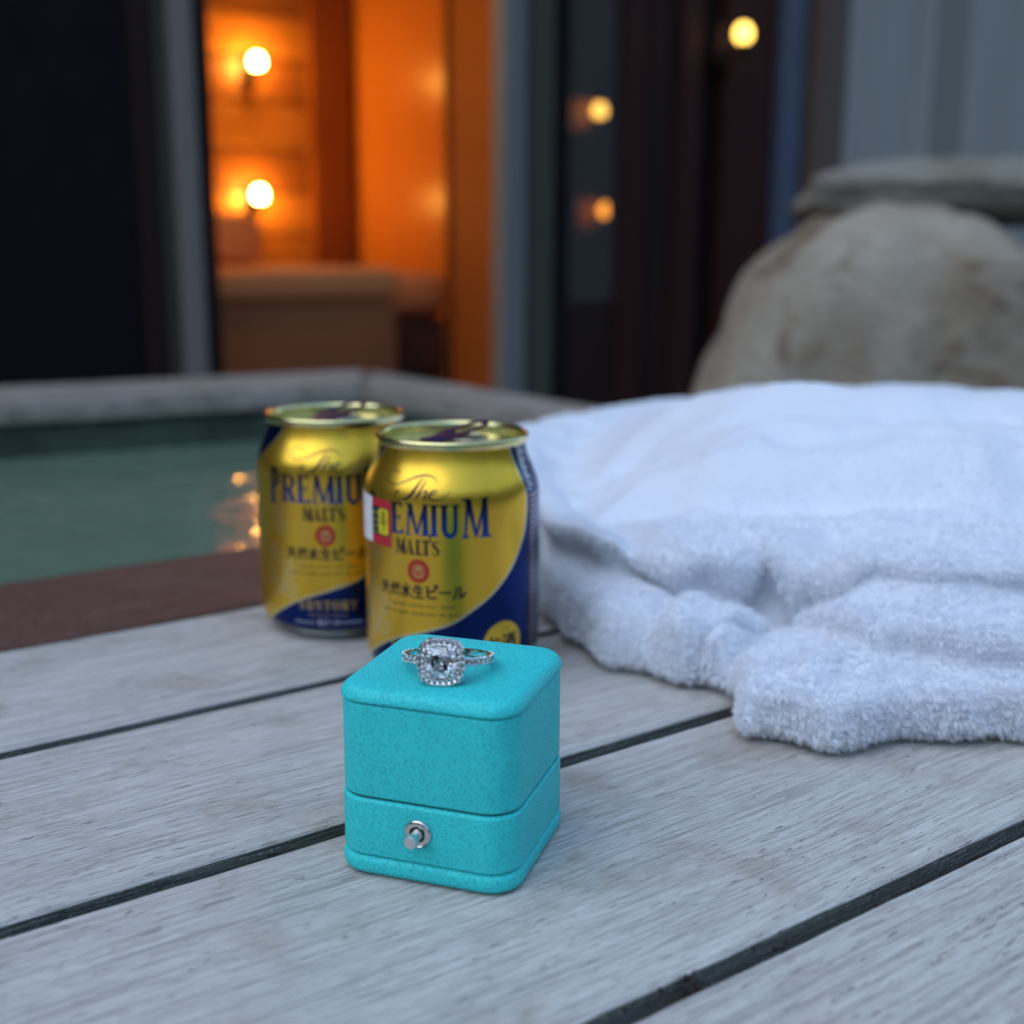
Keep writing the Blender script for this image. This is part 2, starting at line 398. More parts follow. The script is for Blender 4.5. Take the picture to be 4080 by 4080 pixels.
# ---------------------------------------------------------------- house behind: facade seen from the tub
k_of = lambda px: (px-2040)/(FPX*math.cos(PITCH)+(2040-900)*math.sin(PITCH))
W2 = -V_                                          # towards the garden
def ft(px, off=0.0):                              # where a sight line meets the facade, measured along it
    k = k_of(px); G = np.array([0, 2600.])+off*W2
    return (k*G[1]-G[0])/(U[0]-k*U[1])
house = empty('house', (0, 2600, 0), PA); tag(house, 'dim house front with open sliding door onto an orange lit cedar room', 'house')
def fb(name, px0, px1, o0, o1, z0, z1, mat, bev=3):   # local y axis points away from the garden
    a = ft(px0, max(o0, o1)); b = ft(px1, max(o0, o1))
    return box(name, a, b, -o1, -o0, z0, z1, mat, house, bev)
# left of the opening
box('wall_panel', -5200, ft(-3200, 0)-2, 0, 60, -320, 2300, M['black'], house, 3)
fb('wall_panel', -3200, 560, -60, 0, -320, 2300, M['black'])
fb('post', 562, 640, -70, 20, -320, 2300, M['dark_wood'])
fb('post', 645, 712, -80, 8, -320, 2300, M['olive_wood'])
fb('door_stile', 716, 808, -90, 26, -320, 2300, M['taupe_wood'], 8)
fb('door_stile', 812, 868, -110, 0, -320, 2300, M['dark_wood'], 8)
# right of the opening
box('door_stile', ft(1948, -22), ft(2096, 30), -30, 22, -320, 2300, M['grey_wood'], house, 8)
fb('door_stile', 2100, 2205, -80, 4, -320, 2300, M['olive_wood'], 8)
fb('post', 2208, 2252, -80, -12, -320, 2300, M['black'])
box('glass_pane', ft(2256, -30), ft(2470, -30), 26, 30, 40, 2250, M['glass'], house)
fb('door_rail', 2256, 2470, -50, -20, -320, 38, M['dark_wood'])
fb('door_stile', 2474, 2562, -60, -4, -320, 2300, M['red_dark'], 6)
fb('door_panel', 2566, 2692, -60, -26, -320, 2300, M['dark_wood'], 3)
fb('door_stile', 2696, 2776, -60, -4, -320, 2300, M['red_dark'], 6)
fb('wall_panel', 2780, 2872, -90, -60, -320, 2300, M['black'])
fb('post', 2876, 3056, -80, -10, -320, 2300, M['red_dark'], 6)
fb('wall_panel', 3060, 3092, -90, -40, -320, 2300, M['black'])
fb('door_stile', 3094, 3168, -60, 10, -320, 2300, M['blue_metal'], 6)
fb('door_stile', 3172, 3228, -60, 0, -320, 2300, M['olive_wood'], 6)
fb('post', 3232, 3330, -60, 40, -320, 2300, M['brown_post'], 6)
fb('wall_backing', 3334, 6400, -60, 2, -320, 2300, M['plaster'])
xw = ft(3338, 14)
for k in range(22):                              # tall weathered wall boards
    ww = random.uniform(58, 96); o_ = box('wall_board', xw, xw+ww-4, -random.uniform(10, 20), -2.5, -320, 2300, M['pale_boards'] if random.random() < .7 else M['pale_boards_dark'], house, 2); xw += ww
fb('lintel', 874, 1986, -110, 10, 1950, 2300, M['dark_wood'], 5)
fb('door_sill', 874, 1986, -110, 10, -320, -150, M['dark_wood'], 5)
tl, tr_ = ft(-3200, 0), ft(6400, 0)
box('eave', tl, tr_, -700, 1500, 2305, 2380, M['dark_wood'], house)
# the lit room
def loc(p): d = np.array(p)-np.array([0, 2600.]); return (d@U, d@V_)
cor = loc((-480, 3800)); pe = loc((-190, 3455))
x_l = ft(868)-500
nb = 12; zs = np.linspace(-180, 2150, 20)
for i in range(19):
    box('wall_board', x_l, cor[0]-4, cor[1]-random.uniform(0, 5), cor[1]+25, zs[i]+4, zs[i+1]-4, M['cedar'] if i % 2 or random.random() < .3 else M['cedar_mid'], house, 2)
box('room_wall', x_l-30, cor[0]+200, cor[1]+26, cor[1]+60, -180, 2200, M['dark_wood'], house)
pw = prism('cedar_panel', [cor, pe, (pe[0]+30, pe[1]+20), (cor[0]+40, cor[1]+20)], -180, 2150, M['cedar_gloss'], house)
xr = ft(2040)+60
box('room_wall', pe[0]+6, xr+360, pe[1]-4, pe[1]+20, -180, 2150, M['cedar'], house, 2)
box('room_wall', xr, xr+25, 84, 329, -180, 2150, M['cedar_dark'], house)
box('room_wall', xr, xr+360, 351, 364, -180, 2150, M['cedar_dark'], house)
box('room_wall', xr+362, xr+380, 340, pe[1]+20, -180, 2150, M['cedar'], house)
box('room_wall', x_l-30, x_l-5, 60, cor[1]+20, -180, 2150, M['cedar'], house)
box('room_floor', x_l-30, xr+380, 368, cor[1]+60, -200, -181, M['room_floor'], house)
box('room_floor', x_l-30, xr-2, 112, 366, -200, -181, M['room_floor'], house)
box('room_ceiling', x_l-30, xr+380, 0, cor[1]+60, 2152, 2180, M['cedar'], house)
fcx = ft(1330, -1100)
box('pillar', ft(1240, -1240), ft(1398, -1240), cor[1]-30, cor[1]-3, -180, 2150, M['brown_pillar'], house, 6)
# dark room behind the glass on the right
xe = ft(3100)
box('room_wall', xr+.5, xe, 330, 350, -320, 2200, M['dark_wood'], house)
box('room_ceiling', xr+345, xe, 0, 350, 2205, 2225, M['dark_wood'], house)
# lamps: brackets on the cedar wall, and two bulbs standing in for glass reflections
def zat(py, Y): return CAM_H-Y*math.tan(PITCH+math.atan((py-2040)/FPX))
def wl(px, py, off, r, mat, label, name='wall_lamp_or_reflection', group=None, arm=70):
    t = ft(px, off); p = np.array([0, 2600.])+off*W2+t*U; z = zat(py, p[1])
    e = empty(name, (p[0], p[1], z), PA); tag(e, label, 'lamp', group)
    lathe('lamp_bulb', [(0.01, -r*1.15)]+[(r*math.sin(a), -r*1.15*math.cos(a)) for a in np.linspace(.25, 2.9, 14)]+[(0.01, r*1.15)], mat, e, 32)
    box('bracket', -8, 8, r, arm, -r-26, -r-12, M['dark_wood'], e, 2)
    lathe('lamp_collar', [(0.01, -r-26), (r*.55, -r-26), (r*.55, -r*.8), (0.01, -r*.8)], M['dark_wood'], e, 24)
    if r == 17: box('wall_or_smear_plate', -62, 16, arm-26, arm-20, -48, 30, M['smear_orange'], e, 3)  # added orange plate, makes the smear beside the glass reflections
    else: box('wall_or_smear_plate', -22, 22, arm-10, arm, -60, 30, M['dark_wood'], e, 3)
    return e
wl(1045, 250, -1185, 16, M['bulb'], 'upper glaring white-hot wall lamp in the orange room')
wl(1035, 780, -1185, 16.5, M['bulb'], 'lower glaring white-hot wall lamp just above the pale cushion in the orange room')
wl(2375, 440, -262, 17, M['bulb_and_reflection'], 'upper round yellow lamp reflection in the dark glass door pane, built as a bulb behind it', arm=66)
wl(2405, 838, -262, 17, M['reflection_amber'], 'lower round amber lamp reflection in the dark glass door pane, built as a bulb behind it', arm=66)
wl(2925, 130, 60, 19, M['bulb_and_reflection'], 'oval yellow lamp high on the dark red post left of the plaster wall', arm=72)
# bed in the lit room
bed = empty('bed', (0, 2600, 0), PA); tag(bed, 'cream covered bed or bench with brown skirt inside the orange lit room', 'bed')
bo = -330
def bb(name, px0, px1, o0, o1, z0, z1, mat, bev, seg=4):
    return box(name, ft(px0, o1), ft(px1, o1), -o1, -o0, z0, z1, mat, bed, bev, seg, True)
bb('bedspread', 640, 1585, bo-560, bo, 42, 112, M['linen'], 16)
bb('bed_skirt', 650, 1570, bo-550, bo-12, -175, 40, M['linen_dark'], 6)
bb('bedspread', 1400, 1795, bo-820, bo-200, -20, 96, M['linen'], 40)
bb('bed_skirt', 1420, 1780, bo-800, bo-225, -175, -22, M['shaded_cloth'], 6)  # shadow under the seat put into the cloth colour
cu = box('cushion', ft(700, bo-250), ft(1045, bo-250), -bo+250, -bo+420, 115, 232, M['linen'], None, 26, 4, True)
cu.location = (0, 2600*S, 0); cu.rotation_euler[2] = PA
tag(cu, 'pale square-edged cushion standing on the left of the bed under the lamp', 'cushion')
pp = np.array([0, 2600.])-230*W2+(ft(868)-190)*U
cl = empty('added_globe_light', (pp[0], pp[1], 950)); tag(cl, 'added unseen globe light filling the orange room, behind the wall left of the doorway', 'lamp')  # added out of view to fill the room with amber light
lathe('added_globe', [(0.01, -90)]+[(90*math.sin(a), -90*math.cos(a)) for a in np.linspace(.2, 2.95, 18)]+[(0.01, 90)], emis('added_globe_glow', (1, .46, .05), 32), cl, 32)
mesh_obj('added_globe_cord', *tube([(0, 0, 88), (0, 0, 1201)], 4), M['black'], cl)

# ---------------------------------------------------------------- boulders at the right
def rock(name, c, rad, mat, label, seed, taper=0.0, amp=.12):
    bm = bmesh.new(); bmesh.ops.create_icosphere(bm, subdivisions=5, radius=1)
    r = np.random.default_rng(seed); dirs = r.normal(size=(26, 3)); dirs /= np.linalg.norm(dirs, axis=1)[:, None]
    am = r.uniform(-1, 1, 26)*amp; sh_ = r.uniform(1.5, 7, 26)
    for v in bm.verts:
        n = np.array(v.co); d = 1+np.sum(am*np.exp(sh_*(dirs@n-1)))
        d += .05*mnoise.fractal(Vector(n*2.3)+Vector((seed, 0, 0)), 1.0, 2.0, 5)
        p = n*d; e = 3.6                                             # squarish mass
        p[0] *= 1-taper*max(0, n[2])**1.2; s = (abs(n[0])**e+abs(n[1])**e+abs(n[2])**e)**(1/e); p = p/s**.7
        v.co = Vector((p[0]*rad[0], p[1]*rad[1], p[2]*rad[2]))*S
    o = bm_obj(name, bm, mat, None, True); o.location = [q*S for q in c]; tag(o, label, 'rock'); return o
bxw = (3560-2040)/FPX*1500
rock('boulder', (bxw, 1560, -40), (240, 190, 272), M['rock'], 'large pale boulder with brown stains rising behind the white robe', 3, taper=.34)
rock('cap_stone', ((3990-2040)/FPX*1560, 1625, zat(790, 1600)), (235, 150, 44), M['cap_rock'], 'flat mossy stone slab lying on top of the pale boulder', 9, amp=.22)

# ---------------------------------------------------------------- printed can artwork, painted into a colour attribute
RES = 0.05
LW, LH = 208.0, 92.0
PW, PH = int(LW/RES), int(LH/RES)
art = np.zeros((PH, PW, 3), np.float32)
GOLD = (.86, .51, .05); BLUE = (.008, .024, .13); PALE = (.80, .66, .30); CREAM = (.72, .66, .42); RED = (.62, .05, .04); INK = (.006, .010, .045)
art[:] = GOLD
class Canvas:
    def __init__(s, a, x0, z0, res): s.a, s.x0, s.z0, s.r = a, x0, z0, res
    def reg(s, x0, x1, z0, z1):
        h, w = s.a.shape[:2]
        i0 = max(0, int((x0-s.x0)/s.r)); i1 = min(w, int((x1-s.x0)/s.r)+2); j0 = max(0, int((z0-s.z0)/s.r)); j1 = min(h, int((z1-s.z0)/s.r)+2)
        if i1 <= i0 or j1 <= j0: return None
        X, Z = np.meshgrid(s.x0+(np.arange(i0, i1)+.5)*s.r, s.z0+(np.arange(j0, j1)+.5)*s.r)
        return s.a[j0:j1, i0:i1], X, Z
    def put(s, v, m, col, op=1.0, Z=None):
        c = np.array(col(Z) if callable(col) else col, np.float32)
        if c.ndim == 3: v[m] = v[m]*(1-op)+c[m]*op
        else: v[m] = v[m]*(1-op)+c*op
    def poly(s, loops, col, op=1.0):
        if not hasattr(loops[0][0], '__len__'): loops = [loops]
        A = np.vstack([np.array(l, float) for l in loops]); q = s.reg(A[:, 0].min(), A[:, 0].max(), A[:, 1].min(), A[:, 1].max())
        if q is None: return
        v, X, Z = q; m = np.zeros(X.shape, bool)
        for l in loops:
            l = np.array(l, float)
            for (x1, z1), (x2, z2) in zip(l, np.roll(l, -1, 0)):
                if z1 == z2: continue
                m ^= ((z1 > Z) != (z2 > Z)) & (X < (x2-x1)*(Z-z1)/(z2-z1)+x1)
        s.put(v, m, col, op, Z)
    def ell(s, cx, cz, rx, rz, col, op=1.0, rot=0):
        R = max(rx, rz); q = s.reg(cx-R, cx+R, cz-R, cz+R)
        if q is None: return
        v, X, Z = q; c, n = math.cos(rot), math.sin(rot); a = (X-cx)*c+(Z-cz)*n; b = -(X-cx)*n+(Z-cz)*c
        s.put(v, (a/rx)**2+(b/rz)**2 < 1, col, op, Z)
    def stroke(s, pts, w, col, op=1.0, smooth=True):
        P = np.array(pts, float); w = np.array(w if hasattr(w, '__len__') else [w]*len(P), float)
        if smooth and len(P) > 2: P, w = catmull(P, w)
        R = w.max(); q = s.reg(P[:, 0].min()-R, P[:, 0].max()+R, P[:, 1].min()-R, P[:, 1].max()+R)
        if q is None: return
        v, X, Z = q; m = np.zeros(X.shape, bool)
        for (a, b, wa, wb) in zip(P[:-1], P[1:], w[:-1], w[1:]):
            d = b-a; L = d@d+1e-12; t = np.clip(((X-a[0])*d[0]+(Z-a[1])*d[1])/L, 0, 1)
            m |= np.hypot(X-a[0]-t*d[0], Z-a[1]-t*d[1]) < (wa+(wb-wa)*t)/2
        s.put(v, m, col, op, Z)
def catmull(P, w, k=6):
    A = np.vstack([2*P[0]-P[1], P, 2*P[-1]-P[-2]]); o, ow = [], []
    for i in range(1, len(A)-2):
        for t in np.linspace(0, 1, k, endpoint=False):
            p0, p1, p2, p3 = A[i-1:i+3]
            o.append(.5*((2*p1)+(-p0+p2)*t+(2*p0-5*p1+4*p2-p3)*t*t+(-p0+3*p1-3*p2+p3)*t**3)); ow.append(w[i-1]+(w[i]-w[i-1])*t)
    o.append(P[-1]); ow.append(w[-1]); return np.array(o), np.array(ow)
D = 33.1*math.pi/180                                   # one degree round the can, in mm
cv = Canvas(art, -LW/2, 0, RES)
# condensed serif capitals
def glyph(ch, x0, x1, z0, z1, st, col, cvs=cv):
    W = x1-x0; H = z1-z0; th = st*.32; sf = st*.38; sh = H*.045
    P = lambda L: [(x0+a, z0+b) for a, b in L]
    def stem(cx, b0=0, b1=None, w=st, top=True, bot=True):
        b1 = H if b1 is None else b1
        cvs.poly(P([(cx-w/2, b0), (cx+w/2, b0), (cx+w/2, b1), (cx-w/2, b1)]), col)
        if bot: cvs.poly(P([(cx-w/2-sf, b0), (cx+w/2+sf, b0), (cx+w/2+sf, b0+sh*.6), (cx+w/2, b0+sh*2), (cx-w/2, b0+sh*2), (cx-w/2-sf, b0+sh*.6)]), col)
        if top: cvs.poly(P([(cx-w/2-sf, b1), (cx+w/2+sf, b1), (cx+w/2+sf, b1-sh*.6), (cx+w/2, b1-sh*2), (cx-w/2, b1-sh*2), (cx-w/2-sf, b1-sh*.6)]), col)
    def bar(a0, a1, b, t, col=col): cvs.poly(P([(a0, b-t/2), (a1, b-t/2), (a1, b+t/2), (a0, b+t/2)]), col)
    l = sf+st/2; arc = lambda cx, cz, rx, rz, a0, a1, n=14: [(cx+rx*math.cos(t), cz+rz*math.sin(t)) for t in np.linspace(math.radians(a0), math.radians(a1), n)]
    if ch == 'I': stem(W/2)
    elif ch in 'PR':
        stem(l); rx = W-l-st*.2; zc = H*.73; rz = H*.27
        cvs.poly(P(arc(l, zc, rx, rz, 90, -90)), col) if False else cvs.stroke(P([(l, H-th*.6)]+arc(l+rx*.25, zc, rx*.62, rz-th*.6, 85, -85)+[(l, H*.46+th*.3)]), [th*1.2]+[th*1.2+(st*.95-th*1.2)*math.sin(t)**2 for t in np.linspace(.1, 3.04, 14)]+[th*1.2], col)
        if ch == 'R':
            cvs.poly(P([(W*.42, H*.48), (W*.42+st*1.1, H*.48), (W, sh), (W+sf*.5, 0), (W-st*1.1, 0)]), col)
    elif ch == 'E':
        stem(l); t = th*1.2; bar(l, W*.92, H-t/2, t); bar(l, W, t/2, t); bar(l, W*.74, H*.52, t)
        cvs.poly(P([(W*.92, H), (W*.92, H*.78), (W*.84, H*.86), (W*.62, H-t*1.2)]), col)
        cvs.poly(P([(W, 0), (W*1.03, H*.25), (W*.88, H*.13), (W*.62, t*1.2)]), col)
        cvs.poly(P([(W*.74, H*.40), (W*.78, H*.40), (W*.78, H*.64), (W*.74, H*.64)]), col)
    elif ch == 'L':
        stem(l); t = th*1.2; bar(l, W, t/2, t); cvs.poly(P([(W, 0), (W*1.03, H*.3), (W*.88, H*.15), (W*.6, t*1.2)]), col)
    elif ch == 'T':
        stem(W/2, top=False); t = th*1.2; bar(0, W, H-t/2, t)
        for a, b in ((0, .1), (W, W-.1)): cvs.poly(P([(a, H), (a, H*.74), (W*.16 if a == 0 else W*.84, H*.86), (W*.3 if a == 0 else W*.7, H-t)]), col)
    elif ch == 'M':
        a = W*.14; b = W*.86
        cvs.poly(P([(a-th*.8, 0), (a+th*.5, 0), (W*.27, H), (W*.06, H), (W*.06, H-sh), (a, H-sh*2)]), col)
        cvs.poly(P([(W*.1, H), (W*.1+st*1.05, H), (W*.56, H*.02), (W*.46, H*.02)]), col)
        cvs.poly(P([(W*.9, H), (W*.9-st*.6, H), (W*.46, H*.02), (W*.56, H*.02)]), col)
        cvs.poly(P([(b-st*.62, 0), (b+st*.5, 0), (W*.94-th*.2, H), (W*.94-st, H)]), col)
        for cx, w in ((a, st*.9), (b, st*1.7)): cvs.poly(P([(cx-w/2-sf*.5, 0), (cx+w/2+sf*.5, 0), (cx+w/2+sf*.5, sh*.7), (cx, sh*2.4), (cx-w/2-sf*.5, sh*.7)]), col)
        cvs.poly(P([(0, H), (W*.3, H), (W*.2, H-sh*1.6), (0, H-sh*.7)]), col); cvs.poly(P([(W, H), (W*.74, H), (W*.8, H-sh*1.6), (W, H-sh*.7)]), col)
    elif ch == 'A':
        cvs.poly(P([(W*.44, H), (W*.58, H), (W*.97, 0), (W*.97-st*1.25, 0)]), col)
        cvs.poly(P([(W*.44, H), (W*.54, H), (W*.12, 0), (W*.02, 0)]), col); bar(W*.2, W*.75, H*.32, th)
        for cx in (W*.07, W*.86): cvs.poly(P([(cx-st*.8, 0), (cx+st*.8, 0), (cx, sh*2)]), col)
    elif ch == 'U':
        stem(l, b0=H*.25, bot=False); stem(W-l*.85, b0=H*.25, w=st*.7, bot=False); r_ = (W-l*1.85)/2
        cvs.stroke(P([(l, H*.30)]+arc(l+r_, H*.30, r_, H*.26, 180, 360)), [st]+list(np.linspace(st, st*.7, 14)), col)
    elif ch == 'S':
        cvs.stroke(P([(W*.86, H*.76), (W*.7, H*.94), (W*.42, H*.95), (W*.2, H*.76), (W*.36, H*.57), (W*.68, H*.43), (W*.82, H*.22), (W*.6, H*.05), (W*.3, H*.06), (W*.12, H*.25)]), [th, th, th*1.1, st*.8, st, st, st*.8, th*1.1, th, th], col)
    elif ch == 'N':
        stem(W*.16, w=th*1.4); stem(W*.84, w=th*1.4, bot=False); cvs.poly(P([(W*.05, H), (W*.05+st*1.3, H), (W*.86, 0), (W*.76, 0)]), col)
    elif ch == 'O':
        cvs.stroke(P(arc(W/2, H/2, W/2-st*.4, H/2-th*.5, 0, 360, 24)), [th*.9+(st-th*.9)*abs(math.cos(t)) for t in np.linspace(0, 6.283, 24)], col, smooth=False)
    elif ch == 'Y':
        cvs.poly(P([(0, H), (st*1.2, H), (W/2+st*.5, H*.4), (W/2-st*.5, H*.4)]), col); cvs.poly(P([(W, H), (W-th*1.4, H), (W/2-st*.2, H*.4), (W/2+st*.5, H*.4)]), col); stem(W/2, b1=H*.45, top=False)
    elif ch == "'":
        cvs.poly(P([(0, H), (W, H), (W*.6, H*.66), (W*.3, H*.66)]), col)
# pale hop and barley ornament low on the left
for (a, z, rx, rz, ro) in ((-37, 51, 4.5, 7, .3), (-30, 30, 3, 5, -.3), (-41, 36, 3.4, 5.5, .5), (-35, 22, 3, 4.6, .2), (-26, 21, 2.4, 4, -.5), (-46, 26, 3, 5, .4)):
    cv.ell(a*D, z, rx, rz, PALE, .28, ro); cv.ell(a*D+.8, z+.5, rx*.6, rz*.6, GOLD, .35, ro)
    for k in range(3): cv.stroke([(a*D-rx*.7+k*.9, z-rz*.6), (a*D+k*.6, z), (a*D+rx*.5+k*.3, z+rz*.7)], .35, CREAM, .35)
for k in range(7): cv.stroke([(-48*D+k, 17+k*.4), (-38*D+k*1.2, 20+k), (-25*D+k*.4, 27+k*1.2)], .3, CREAM, .3)
for k in range(5): cv.stroke([(-20*D+k*1.1, 30), (-19*D+k*1.1, 52)], .22, CREAM, .18, False)
# blue field: sweeping crescent, right side panel, upper left corner
low = [(-52.5, 6.8), (-44, 10), (-30, 14.8), (-21, 17.6), (-8, 20.3), (5, 22.8), (21, 26), (33, 30.4), (47, 36), (60, 43.4), (69, 51), (74, 57), (76.5, 64), (76.8, 70), (75, 78), (71, 88), (70.5, 92)]
L = catmull(np.array([(a*D, z) for a, z in low]), np.ones(len(low)))[0]
up = [(-36, 92), (-39, 87), (-49, 81), (-60, 76), (-78, 69.5), (-97, 60), (-112, 48), (-118, 34), (-108, 20), (-84, 11), (-66, 7.6), (-52.5, 5.6)]
U2 = catmull(np.array([(a*D, z) for a, z in up]), np.ones(len(up)))[0]
cv.poly([(-52.5*D, 5.2)]+list(map(tuple, L))+[(LW/2, 92), (LW/2, 5.2)], BLUE)
cv.poly(list(map(tuple, U2))+[(-LW/2, 5.2), (-LW/2, 92)], BLUE)
cv.stroke(list(map(tuple, L)), .75, (.78, .70, .42), 1, False); cv.stroke(list(map(tuple, U2)), .75, (.78, .70, .42), 1, False)
cv.poly([(-LW/2, 0), (LW/2, 0), (LW/2, 5.3), (-LW/2, 5.3)], (.45, .45, .44))
# wordmark
ramp = lambda Z: np.stack([np.clip(.012+0*Z, 0, 1), .02+.05*np.clip((69-Z)/9, 0, 1), .05+.26*np.clip((69-Z)/9, 0, 1)], -1)  # dark-to-blue gradient paints the metallic reflection into the letters
for ch, a0, a1, z0, z1, st in (('P', -45, -34.6, 56.8, 71.6, 2.25), ('R', -33, -21, 58.0, 69.6, 2.0), ('E', -20, -10, 58.0, 69.6, 2.0), ('M', -9, 7.6, 58.0, 69.6, 2.0),
                               ('I', 8.4, 12.6, 58.0, 69.6, 2.0), ('U', 13.8, 26.4, 57.8, 69.6, 2.0), ('M', 27.4, 45.4, 57.4, 71.8, 2.3)):
    glyph(ch, a0*D, a1*D, z0, z1, st, ramp)
for ch, a0, a1 in (('M', -16, -8.6), ('A', -8.4, -2.6), ('L', -2.0, 2.6), ('T', 2.6, 8.0), ("'", 7.6, 8.8), ('S', 9.0, 14)):
    glyph(ch, a0*D, a1*D, 50.9, 56.6 if ch != "'" else 58.2, 1.15, INK)
cv.stroke([(-9.42, 79.6), (-11.91, 80.0), (-14.68, 79.4), (-15.9, 77.9), (-14.91, 76.4), (-12.37, 75.4), (-9.54, 75.6), (-6.36, 76.7), (-2.95, 78.1), (0.06, 79.1), (3.18, 79.3), (5.55, 78.7), (7.17, 76.9)], [.3, .3, .3, .35, .35, .4, .45, .55, .65, .75, .7, .45, .25], INK)
cv.stroke([(1.0, 78.3), (-0.6, 75.8), (-2.2, 73.4), (-3.93, 71.5), (-6.24, 70.5), (-8.55, 70.6), (-9.65, 71.6), (-9.54, 72.8), (-8.35, 73.2)], [.5, .95, 1.3, 1.1, .5, .35, .4, .6, .9], INK)
cv.stroke([(2.6, 77.6), (1.21, 75.1), (-0.23, 72.4), (-0.85, 71.2)], [.4, .8, .8, .5], INK)
cv.stroke([(-0.2, 71.9), (1.6, 73.7), (3.0, 74.1), (3.2, 73.2), (2.3, 71.6), (3.2, 71.3), (4.4, 72.2)], [.3, .4, .7, .9, .8, .4, .3], INK)
cv.stroke([(4.6, 72.9), (6.1, 73.4), (6.9, 74.1), (5.9, 74.4), (4.7, 73.4), (4.3, 72.0), (5.49, 71.1), (7.86, 71.2), (10.23, 72.4), (11.96, 74.3)], [.3, .35, .4, .5, .8, .9, .6, .4, .35, .2], INK)
# red seal with a small gold crest
cv.ell(0, 45, 4.25, 4.4, RED); cv.ell(0, 45, 2.9, 3.0, (.72, .22, .08), .75)
cv.stroke([(-1.3, 46.6), (-.5, 45.4), (0, 46.8), (.5, 45.4), (1.3, 46.6)], .5, PALE, .7, False); cv.stroke([(-1.4, 44.6), (-1.6, 43.4), (0, 42.7), (1.6, 43.4), (1.4, 44.6)], .5, PALE, .6)
# the four kanji and three kana, drawn stroke by stroke in a unit square
KJ = {
 'ten': [[(.12, .88), (.88, .88)], [(.05, .58), (.95, .58)], [(.5, .88), (.5, .58), (.36, .28), (.05, .04)], [(.52, .55), (.66, .26), (.95, .04)]],
 'nen': [[(.32, .98), (.22, .72), (.05, .5)], [(.3, .86), (.5, .86), (.44, .6), (.28, .42), (.1, .32)], [(.24, .72), (.34, .62)], [(.16, .6), (.28, .5)], [(.52, .74), (.96, .74)], [(.74, .98), (.72, .7), (.5, .36)], [(.76, .7), (.94, .38)], [(.86, .92), (.93, .84)], [(.16, .2), (.06, .03)], [(.36, .22), (.4, .06)], [(.6, .22), (.66, .06)], [(.82, .22), (.95, .05)]],
 'sui': [[(.5, .98), (.5, .06), (.36, .1)], [(.08, .68), (.4, .68), (.32, .4), (.06, .14)], [(.86, .82), (.6, .56)], [(.54, .62), (.7, .34), (.96, .12)]],
 'sei': [[(.28, .95), (.2, .72), (.05, .52)], [(.2, .74), (.88, .74)], [(.52, .98), (.52, .05)], [(.2, .42), (.84, .42)], [(.04, .05), (.96, .05)]],
 'bi': [[(.16, .9), (.16, .2), (.3, .08), (.84, .1)], [(.18, .5), (.5, .56), (.78, .68)], [(.74, .98), (.84, .84)], [(.88, 1.02), (.98, .88)]],
 'bar': [[(.06, .52), (.94, .52)]],
 'ru': [[(.28, .86), (.28, .5), (.2, .24), (.04, .06)], [(.58, .94), (.58, .12), (.8, .26), (.98, .5)]],
 'shu': [[(.1, .9), (.22, .8)], [(.04, .62), (.18, .54)], [(.06, .06), (.24, .36)], [(.34, .9), (.98, .9)], [(.38, .66), (.38, .04), (.94, .04), (.94, .66), (.38, .66)], [(.56, .9), (.54, .44), (.44, .34)], [(.76, .9), (.76, .44), (.9, .42)], [(.42, .24), (.9, .24)]],
 'o': [[(.08, .72), (.62, .72)], [(.34, .95), (.34, .1), (.16, .1), (.12, .26), (.4, .44), (.72, .42), (.82, .24), (.6, .06)], [(.72, .86), (.92, .72)]]}
def kanji(k, x0, z0, w, h, lw, col, cvs=cv):
    for s_ in KJ[k]: cvs.stroke([(x0+a*w, z0+b*h) for a, b in s_], lw, col, 1, False)
for i, (k, lw) in enumerate((('ten', .75), ('nen', .6), ('sui', .78), ('sei', .75), ('bi', .85), ('bar', .85), ('ru', .85))):
    kanji(k, (-29.7+i*8.6)*D, 34.9, 4.5, 5.0, lw, INK)
def fine(text, xc, z, h, col, tgt=cv, adv=.62, op=.8):
    # tiny lower-case lettering as letter-sized strokes
    w = h*adv; x = xc-len(text)*w/2
    for ch in text:
        if ch != ' ':
            tall = ch in 'bdfhklt'; desc = ch in 'gpqy'; t = h*.16; xh = h*.62
            if ch.isupper(): tgt.stroke([(x+w*.2, z), (x+w*.2, z+h), (x+w*.8, z+h*.8), (x+w*.3, z+h*.5)], t, col, op, False)
            elif ch in 'il1,.': tgt.stroke([(x+w*.5, z), (x+w*.5, z+(h if tall else xh if ch != ',' else .1))], t, col, op, False)
            elif ch in 'nmhurw': 
                tgt.stroke([(x+w*.2, z), (x+w*.2, z+(h if tall else xh))], t, col, op, False); tgt.stroke([(x+w*.2, z+xh*.7), (x+w*.5, z+xh), (x+w*.8, z+xh*.7), (x+w*.8, z)], t, col, op, False)
            else:
                tgt.ell(x+w*.5, z+xh*.5, w*.34, xh*.5, col, op); 
                if tall: tgt.stroke([(x+w*.2, z), (x+w*.2, z+h)], t, col, op, False)
                if desc: tgt.stroke([(x+w*.75, z+xh*.5), (x+w*.75, z-h*.3)], t, col, op, False)
        x += w
fine('A premium pilsner beer, brewed', 0.2, 31.6, 1.35, INK, adv=.66)
fine('with selected ingredients and pride.', 0.2, 28.6, 1.35, INK, adv=.66)
